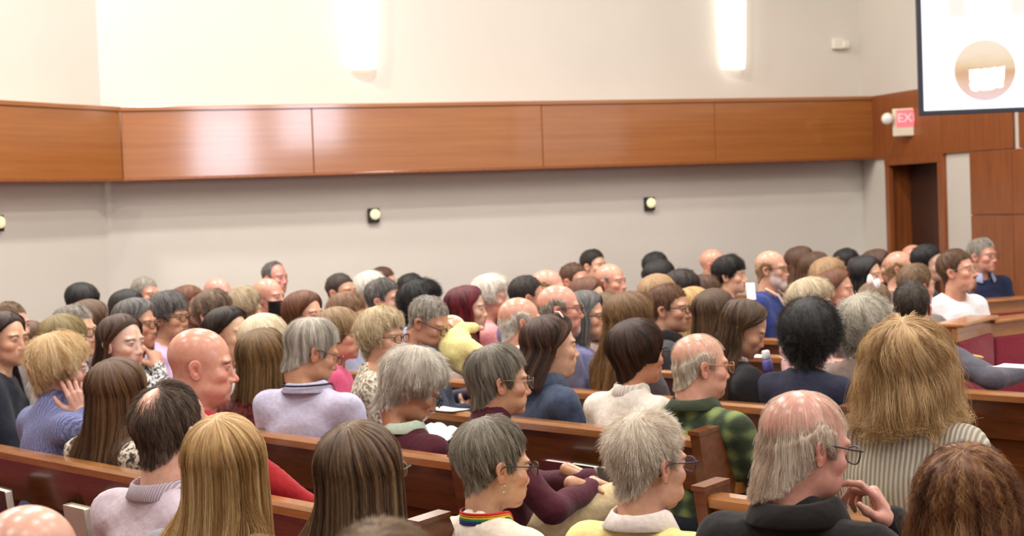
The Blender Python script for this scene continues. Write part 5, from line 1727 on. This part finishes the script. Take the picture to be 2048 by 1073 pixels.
BJ = pr('white-bearded man with glasses in a blue jacket', 1544, 502, 10.6, 102, 'fringe', 'sandy', 'pink', top=('plain', (44, 58, 118)), det=1, hh=64, glasses='brown', beard=((226, 220, 214), 'full'), garment='jacket', build=.5, body=112)
pr('blonde person behind the brown straight hair', 1388, 574, 8.6, 84, 'shoulder', 'blonde', 'fair', male=0, top=('plain', (170, 160, 150)))
pr('woman with brown hair by the wall right of the bearded man', 1604, 492, 12.3, 92, 'shoulder', 'brown', 'pink', male=0, top=('plain', (110, 90, 90)))
pr('woman with long dark brown hair by the wall', 1634, 503, 11.8, 86, 'long', 'brown', 'pink', male=0, top=('plain', (90, 76, 76)))
pr('person with greying blonde hair below the long dark brown hair', 1660, 514, 10.9, 98, 'fluffy', 'sandy', 'pink', male=0, top=('plain', (180, 150, 146)))
pr('man with short black hair near the door side of the wall', 1697, 496, 12.0, 108, 'short', 'black', 'pink', top=('plain', (110, 100, 100)))
pr('woman with long brown hair next to the doorway', 1756, 498, 12.0, 110, 'long', 'brown', 'pink', male=0, top=('plain', (86, 72, 72)))
pr('girl with long dark hair left of the woman by the doorway', 1734, 510, 10.6, 108, 'shoulder', 'black', 'fair', male=0, top=('plain', (130, 130, 150)))
pr('woman with brown hair in a pink top', 1674, 537, 9.6, 98, 'tucked', 'auburn', 'pink', male=0, top=('plain', (232, 170, 170)), det=1)
pr('woman with blonde grey hair and glasses in a pale pink top', 1627, 553, 8.2, 94, 'fluffy', ((150, 130, 100), (200, 182, 150), (236, 224, 200)), 'pink', male=0, top=('plain', (238, 190, 186)), det=1, glasses='brown', age=.7)
pr('person with curly grey hair in front of the dark-haired man in grey', 1732, 585, 7.0, 52, 'curly', ((120, 112, 96), (178, 170, 152), (220, 214, 200)), 'pink', male=0, top=('plain', (150, 130, 120)), det=1, density=1.5, snap=False)
pr('sandy-haired child with a white bow seen from behind', 1748, 562, 9.0, 14, 'bowl', 'ash', 'fair', male=0, top=('plain', (120, 110, 110)), small=.95)
pr('balding blond head in front of the doorway', 1802, 503, 11.5, 90, 'fringe', 'sandy', 'pink', top=('plain', (120, 100, 96)))
pr('head just showing in front of the dark doorway', 1830, 490, 13.0, 108, 'fringe_low', 'brown', 'pink', top=('plain', (100, 90, 90)))
pr('dark-haired man leaning in front of the doorway', 1858, 487, 11.2, 108, 'short', 'black', 'pale', top=('plain', (60, 56, 58)), roll=12, hh=74)
pr('person with brown hair just behind the man in the grey suit', 1834, 526, 9.2, 64, 'short', 'ash', 'pink', top=('plain', (110, 100, 96)), det=1)
GT = pr('man with brown hair, glasses and goatee in a white shirt', 1916, 497, 9.6, 122, 'short', ((56, 36, 24), (100, 72, 50), (146, 112, 82)), 'pink', top=('plain', (240, 236, 238)), det=1, hh=86, glasses='wire', beard=((66, 40, 26), 'goatee'), build=.65, snap=False, body=150, pitch=-8)
pr('grey-haired man in a navy jacket at the far right', 1966, 475, 11.6, 142, 'short', 'grey', 'pink', top=('plain', (28, 34, 62)), det=1, hh=68, glasses='wire', garment='jacket', collar=('fold', ('plain', (150, 166, 196))), snap=False, body=165, build=.6)

# ------------------------------------------------------------------ worn and held things
def ring_band(name, parent, pl, sp, mat, rr, z0, z1, out=0.0):
    nb = pl['nb']; rn = (0.052 + 0.010 * sp['male']) * 1.06
    A = np.linspace(0, 2 * np.pi, 48, endpoint=False)
    V = []
    for r_, z in ((rr, z0), (rr + out, z0), (rr + out - 0.03, z1), (rr - 0.03, z1)):
        for a in A:
            fr = max(0, math.cos(a))
            V.append((nb[0] + 0.008 + rn * r_ * math.cos(a) * 1.1, rn * r_ * math.sin(a), nb[2] + 0.03 + z - 1.6 * fr * rn * fr))
    n = len(A)
    f = [(i * n + j, i * n + (j + 1) % n, ((i + 1) % 4) * n + (j + 1) % n, ((i + 1) % 4) * n + j) for i in range(4) for j in range(n)]
    return fix_normals(mesh_obj(name, V, f, mat, parent, True))


o, inf = LAN
lan = ring_band('lanyard', o, inf['pl'], inf['sp'], cloth('lanyard_base', (60, 40, 90)), 1.26, -0.012, 0.020, 0.02)
for i, c in enumerate(((64, 52, 120), (44, 84, 168), (66, 150, 84), (240, 214, 70), (238, 140, 52), (212, 56, 48))):
    ring_band('stripe', lan, inf['pl'], inf['sp'], cloth('rainbow_%d' % i, c), 1.30 - 0.008 * i, -0.012 + 0.0056 * i, -0.0066 + 0.0056 * i, 0.03)
tr = inf['tr']
a = np.linspace(0, 2 * np.pi, 18, endpoint=False)
vf = tube_vf(tr(np.stack([-0.006 + 0.008 * np.cos(a), np.full(18, -0.085), -0.052 + 0.009 * np.sin(a)], -1)), 0.0011, 6, closed=True)
mesh_obj('earring', vf[0], vf[1], plain('silver', S(220, 214, 204), 0.2, 1.0), o, True)
# knitted sweater collar under the old man's black jacket
o, inf = OM
make_collar(o, inf['pl'], inf['sp'], 'ribbed', cloth('collar_beige_knit', (206, 196, 172), 'stripe', (160, 150, 128)))
# cord of a badge over the lavender collar
o, inf = LV
ring_band('badge_cord', o, inf['pl'], inf['sp'], plain('cord_black', S(24, 24, 30), 0.7), 1.55, 0.012, 0.020, 0.02)
# beige lanyard on the blue jacket
o, inf = BJ
nb = inf['pl']['nb']
for s in (-1, 1):
    pts = [nb + (0.02, s * 0.065, 0.045), nb + (0.10, s * 0.066, 0.0), nb + (0.155, s * 0.045, -0.10), nb + (0.175, s * 0.02, -0.20)]
    vf = tube_vf(pts, 0.007, 6)
    mesh_obj('lanyard_strap', vf[0], vf[1], cloth('strap_beige', (226, 196, 176)), o, True)


def bow(parent, c, R, w, mat, name='hair_bow'):
    V, Fc = [], []
    for s in (-1, 1):
        n = 12
        for j, (t, r) in enumerate(((0.0, 0.16), (0.35, 0.42), (0.75, 0.62), (1.0, 0.45))):
            for i in range(n):
                a = 2 * math.pi * i / n
                V.append((0.25 * w * r * math.cos(a), s * t * w, w * r * math.sin(a)))
    for q in range(2):
        b = q * 48
        for j in range(3):
            for i in range(12):
                k2 = (i + 1) % 12
                Fc.append((b + j * 12 + i, b + j * 12 + k2, b + (j + 1) * 12 + k2, b + (j + 1) * 12 + i))
        Fc.append(tuple(b + 36 + i for i in range(12)))
        Fc.append(tuple(b + i for i in range(11, -1, -1)))
    P = np.array(V) @ R.T + np.asarray(c)
    return fix_normals(mesh_obj(name, P, Fc, mat, parent, True))


for ob in list(bpy.data.objects):
    lb = ob.get('label', '')
    if lb.startswith('sandy-haired child with a white bow'):
        w = np.array(at(1747, 564, ob.location.y - 0.09)); m = ob.matrix_basis.inverted()
        bow(ob, m @ Vector(w), rot3(math.radians(-30), 0, 0.3), 0.05, cloth('bow_white', (246, 240, 244)))
o, inf = DN
tr = inf['tr']
vf = tube_vf(tr(np.array([(0.035, -0.055, 0.118), (0.03, -0.02, 0.137), (0.025, 0.02, 0.137), (0.03, 0.055, 0.118)])), 0.004, 6)
mesh_obj('hair_clip', vf[0], vf[1], plain('clip_pearl', S(214, 200, 190), 0.25), o, True)


# baby held by the man in grey-blue
def place_world(fn, name, lo, hi, h, mat, parent, colors=None):
    v, q = surface_nets(fn, lo, hi, h)
    return mesh_obj(name, v, q, mat, parent, True, colors=np.repeat(np.array([colors]), len(v), 0) if colors is not None else None)


gd = GB[1]['d']
bp = at(911, 694, gd - 0.02)
def baby_skin(P):
    d = ell(P, (0.02, 0.0, 0.155), (0.062, 0.055, 0.062))
    d = smin(d, ell(P, (0.06, 0, 0.14), (0.03, 0.035, 0.03)), 0.02)
    d = smin(d, ell(P, (0.088, 0, 0.145), (0.009, 0.008, 0.008)), 0.008)
    d = smin(d, ell(P, (0, 0, 0.0), (0.07, 0.075, 0.10)), 0.02)
    for s in (-1, 1):
        d = smin(d, ell(P, (0.01, s * 0.058, 0.152), (0.012, 0.009, 0.018)), 0.005)
        d = smin(d, cap(P, (0.02, s * 0.07, 0.06), (0.10, s * 0.07, 0.09), 0.024, 0.018), 0.01)
        d = smin(d, ell(P, (0.125, s * 0.068, 0.10), (0.018, 0.012, 0.015)), 0.008)
        d = smin(d, cap(P, (0.02, s * 0.045, -0.07), (0.10, s * 0.06, -0.12), 0.036, 0.024), 0.015)
        d = smin(d, ell(P, (0.125, s * 0.062, -0.13), (0.03, 0.016, 0.018)), 0.01)
    return d
def baby_suit(P):
    d = ell(P, (0, 0, 0.0), (0.082, 0.086, 0.108))
    for s in (-1, 1):
        d = smin(d, cap(P, (0.015, s * 0.07, 0.06), (0.085, s * 0.07, 0.085), 0.030, 0.025), 0.012)
        d = smin(d, cap(P, (0.02, s * 0.045, -0.065), (0.09, s * 0.058, -0.115), 0.046, 0.033), 0.02)
    return d + 0.003 * np.sin(P[:, 2] * 70) * np.sin(P[:, 1] * 50 + 2)
v, q = surface_nets(baby_skin, (-0.12, -0.13, -0.18), (0.19, 0.13, 0.25), 0.009)
bb = mesh_obj('person', v, q, skin_mat(), None, True, colors=np.repeat(np.array([S(*SKIN['fair'])]), len(v), 0))
tag(bb, 'baby in a pale yellow outfit held by the man in grey-blue', 'person')
bb.location = bp; bb.rotation_euler = (-1.05, 0.25, math.radians(20))
place_world(baby_suit, 'romper', (-0.12, -0.14, -0.19), (0.17, 0.14, 0.14), 0.009, cloth('baby_yellow', (240, 228, 156)), bb)
def cap_fn(P):
    d = ell(P, (0.012, 0, 0.165), (0.068, 0.063, 0.060))
    return smax(d, -(P[:, 2] - 0.150 + 0.25 * (P[:, 0] - 0.06)), 0.008)
place_world(cap_fn, 'baby_cap', (-0.09, -0.09, 0.08), (0.11, 0.09, 0.25), 0.008, cloth('baby_cap', (244, 238, 200)), bb)

# ------------------------------------------------------------------ books, papers and small things
PAGES = plain('book_pages', S(236, 228, 212), 0.8)
PAPER = plain('paper_white', S(244, 242, 238), 0.8)


def book(label, loc, rz, tilt, cover, w=0.15, h=0.215, t=0.035, name='hymnal', grp='hymnals in the pew racks'):
    root = bpy.data.objects.new(name, None); COL.objects.link(root)
    tag(root, label, 'book', grp)
    m = plain('cover_%d_%d_%d' % cover, S(*cover), 0.5)
    c = 0.003
    solid('cover', join_vf([box_vf(0, w, -t / 2, -t / 2 + c, 0, h), box_vf(0, w, t / 2 - c, t / 2, 0, h), box_vf(0, c, -t / 2, t / 2, 0, h)]), m, root)
    solid('pages', box_vf(c, w - 0.005, -t / 2 + c, t / 2 - c, 0.004, h - 0.005), PAGES, root)
    root.location = loc; root.rotation_euler = (tilt, 0, rz)
    return root


PANG = math.atan2(PT[1], PT[0])
def rack_pos(k, px, back=-0.055, z=0.51):
    s = row_px(k, px)
    q = PN * (row_off(k) + back) + PT * s
    return (q[0], q[1], z)
for k, px, lab, cov in ((2, 1120, 'maroon hymnal with pale pages in the rack below the denim jacket', (92, 26, 34)), (2, 1172, 'dark hymnal beside the maroon one in the pew rack', (50, 36, 36)),
                        (2, 1232, 'grey hymnal in the rack behind the white sweater', (110, 100, 96)),
                        (0, 20, 'brown hymnal in the rack at the lower left edge', (70, 46, 40)), (0, 170, 'pale hymnal in the rack near the bald head', (190, 176, 156)), (0, 232, 'cream hymnal in the rack beside the lilac top', (206, 192, 168))):
    book(lab, rack_pos(k, px), PANG + random.uniform(-0.06, 0.06), 0.10, cov)


def sheet(label, p, rz, w, h, name='paper_sheet', tilt=(0, 0), curl=0.02, mat=PAPER, cat='paper'):
    n = 8
    V, Fc = [], []
    for zz in (0.0, -0.0012):
        for i in range(n + 1):
            x = -w / 2 + w * i / n
            for y in (-h / 2, h / 2):
                V.append((x, y, curl * (x / w) ** 2 * 2 + zz))
    m = 2 * (n + 1)
    for i in range(n):
        a = 2 * i
        Fc.append((a, a + 2, a + 3, a + 1)); Fc.append((m + a, m + a + 1, m + a + 3, m + a + 2))
        Fc.append((a, m + a, m + a + 2, a + 2)); Fc.append((a + 1, a + 3, m + a + 3, m + a + 1))
    Fc.append((0, 1, m + 1, m)); Fc.append((2 * n, m + 2 * n, m + 2 * n + 1, 2 * n + 1))
    o = mesh_obj(name, V, Fc, mat, None, False)
    o.location = p; o.rotation_euler = (tilt[0], tilt[1], rz)
    return tag(o, label, cat)


def open_book(label, p, rz, w=0.15, h=0.22, tilt=(0.3, 0)):
    root = bpy.data.objects.new('open_book', None); COL.objects.link(root)
    tag(root, label, 'book')
    for s in (-1, 1):
        n = 10; poly = []
        for i in range(n + 1):
            x = w * i / n
            poly.append((s * x, 0.014 * math.sin(math.pi * min(1, i / n * 1.25)) ** 0.8 * (1 - 0.4 * i / n) + 0.006))
        poly += [(s * w, 0.002), (0, 0.002)]
        solid('page_block', prism_vf(poly, -h / 2, h / 2, 'y'), PAPER, root, False)
    solid('cover', box_vf(-w - 0.004, w + 0.004, -h / 2 - 0.004, h / 2 + 0.004, -0.003, 0.002), plain('cover_dark', S(60, 30, 34), 0.5), root)
    root.location = p; root.rotation_euler = (tilt[0], tilt[1], rz)
    return root


def over_rail(k, px, up=0.004):
    s = row_px(k, px); q = PN * row_off(k) + PT * s
    return (q[0], q[1], 0.862 + up)


wp = CW[0].matrix_basis @ Vector(tuple(CW[1]['pl']['nb'] + np.array([0.30, -0.02, -0.16])))
open_book('open white book held by the elderly woman in the burgundy vest', at(866, 872, CW[1]['d'] + 0.18), CW[1]['yaw'] - 1.57, w=0.10, h=0.15, tilt=(0.25, 0.1))
sheet('white papers lying on the pew rail beside the open book', over_rail(2, 902), PANG, 0.17, 0.09, curl=0.006)
sheet('white service sheet on the pew rail by the lavender shirt', over_rail(2, 772), PANG, 0.12, 0.07, curl=0.004)
sheet('white program held up in front of the blue jacket', at(1500, 583, 9.2), 0.3, 0.055, 0.10, tilt=(1.2, 0.1))
sheet('folded paper on the pew rail at the right edge', at(2034, 735, 6.6), 0.7, 0.12, 0.2, tilt=(0, 0), curl=0.01)

# bottle held by the woman looking down
bt = bpy.data.objects.new('bottle', None); COL.objects.link(bt)
p = at(1537, 744, LB[1]['d'] - 0.12)
bt.location = p; bt.rotation_euler = (0, -0.12, 0)
tag(bt, 'small bottle with white cap and violet body beside the long brown hair', 'bottle')
solid('body', tube_vf([(0, 0, 0), (0, 0, 0.004), (0, 0, 0.045), (0, 0, 0.055)], [0.018, 0.022, 0.022, 0.016], 14), plain('bottle_violet', S(118, 112, 190), 0.35), bt, True)
solid('cap', tube_vf([(0, 0, 0.055), (0, 0, 0.06), (0, 0, 0.088), (0, 0, 0.092)], [0.017, 0.019, 0.017, 0.012], 14), plain('bottle_white', S(244, 242, 246), 0.35), bt, True)

# yellow pencil near the grey suit
pc0, pc1 = at(1930, 709, GS[1]['d'] - 0.02), at(1968, 716, GS[1]['d'] - 0.03)
pv = unit(pc1 - pc0)
pen = bpy.data.objects.new('pencil', None); COL.objects.link(pen)
tag(pen, 'yellow pencil beside the sleeve of the grey suit', 'pencil')
solid('shaft', tube_vf([pc0, pc1 - pv * 0.012], 0.006, 6), plain('pencil_yellow', S(238, 190, 76), 0.4), pen)
solid('tip', tube_vf([pc1 - pv * 0.012, pc1], [0.006, 0.001], 6), plain('pencil_wood', S(222, 186, 140), 0.6), pen)
print('PERSONS', NPERSON, 'TRIS', sum(len(m.loops) - 2 * len(m.polygons) for m in bpy.data.meshes))
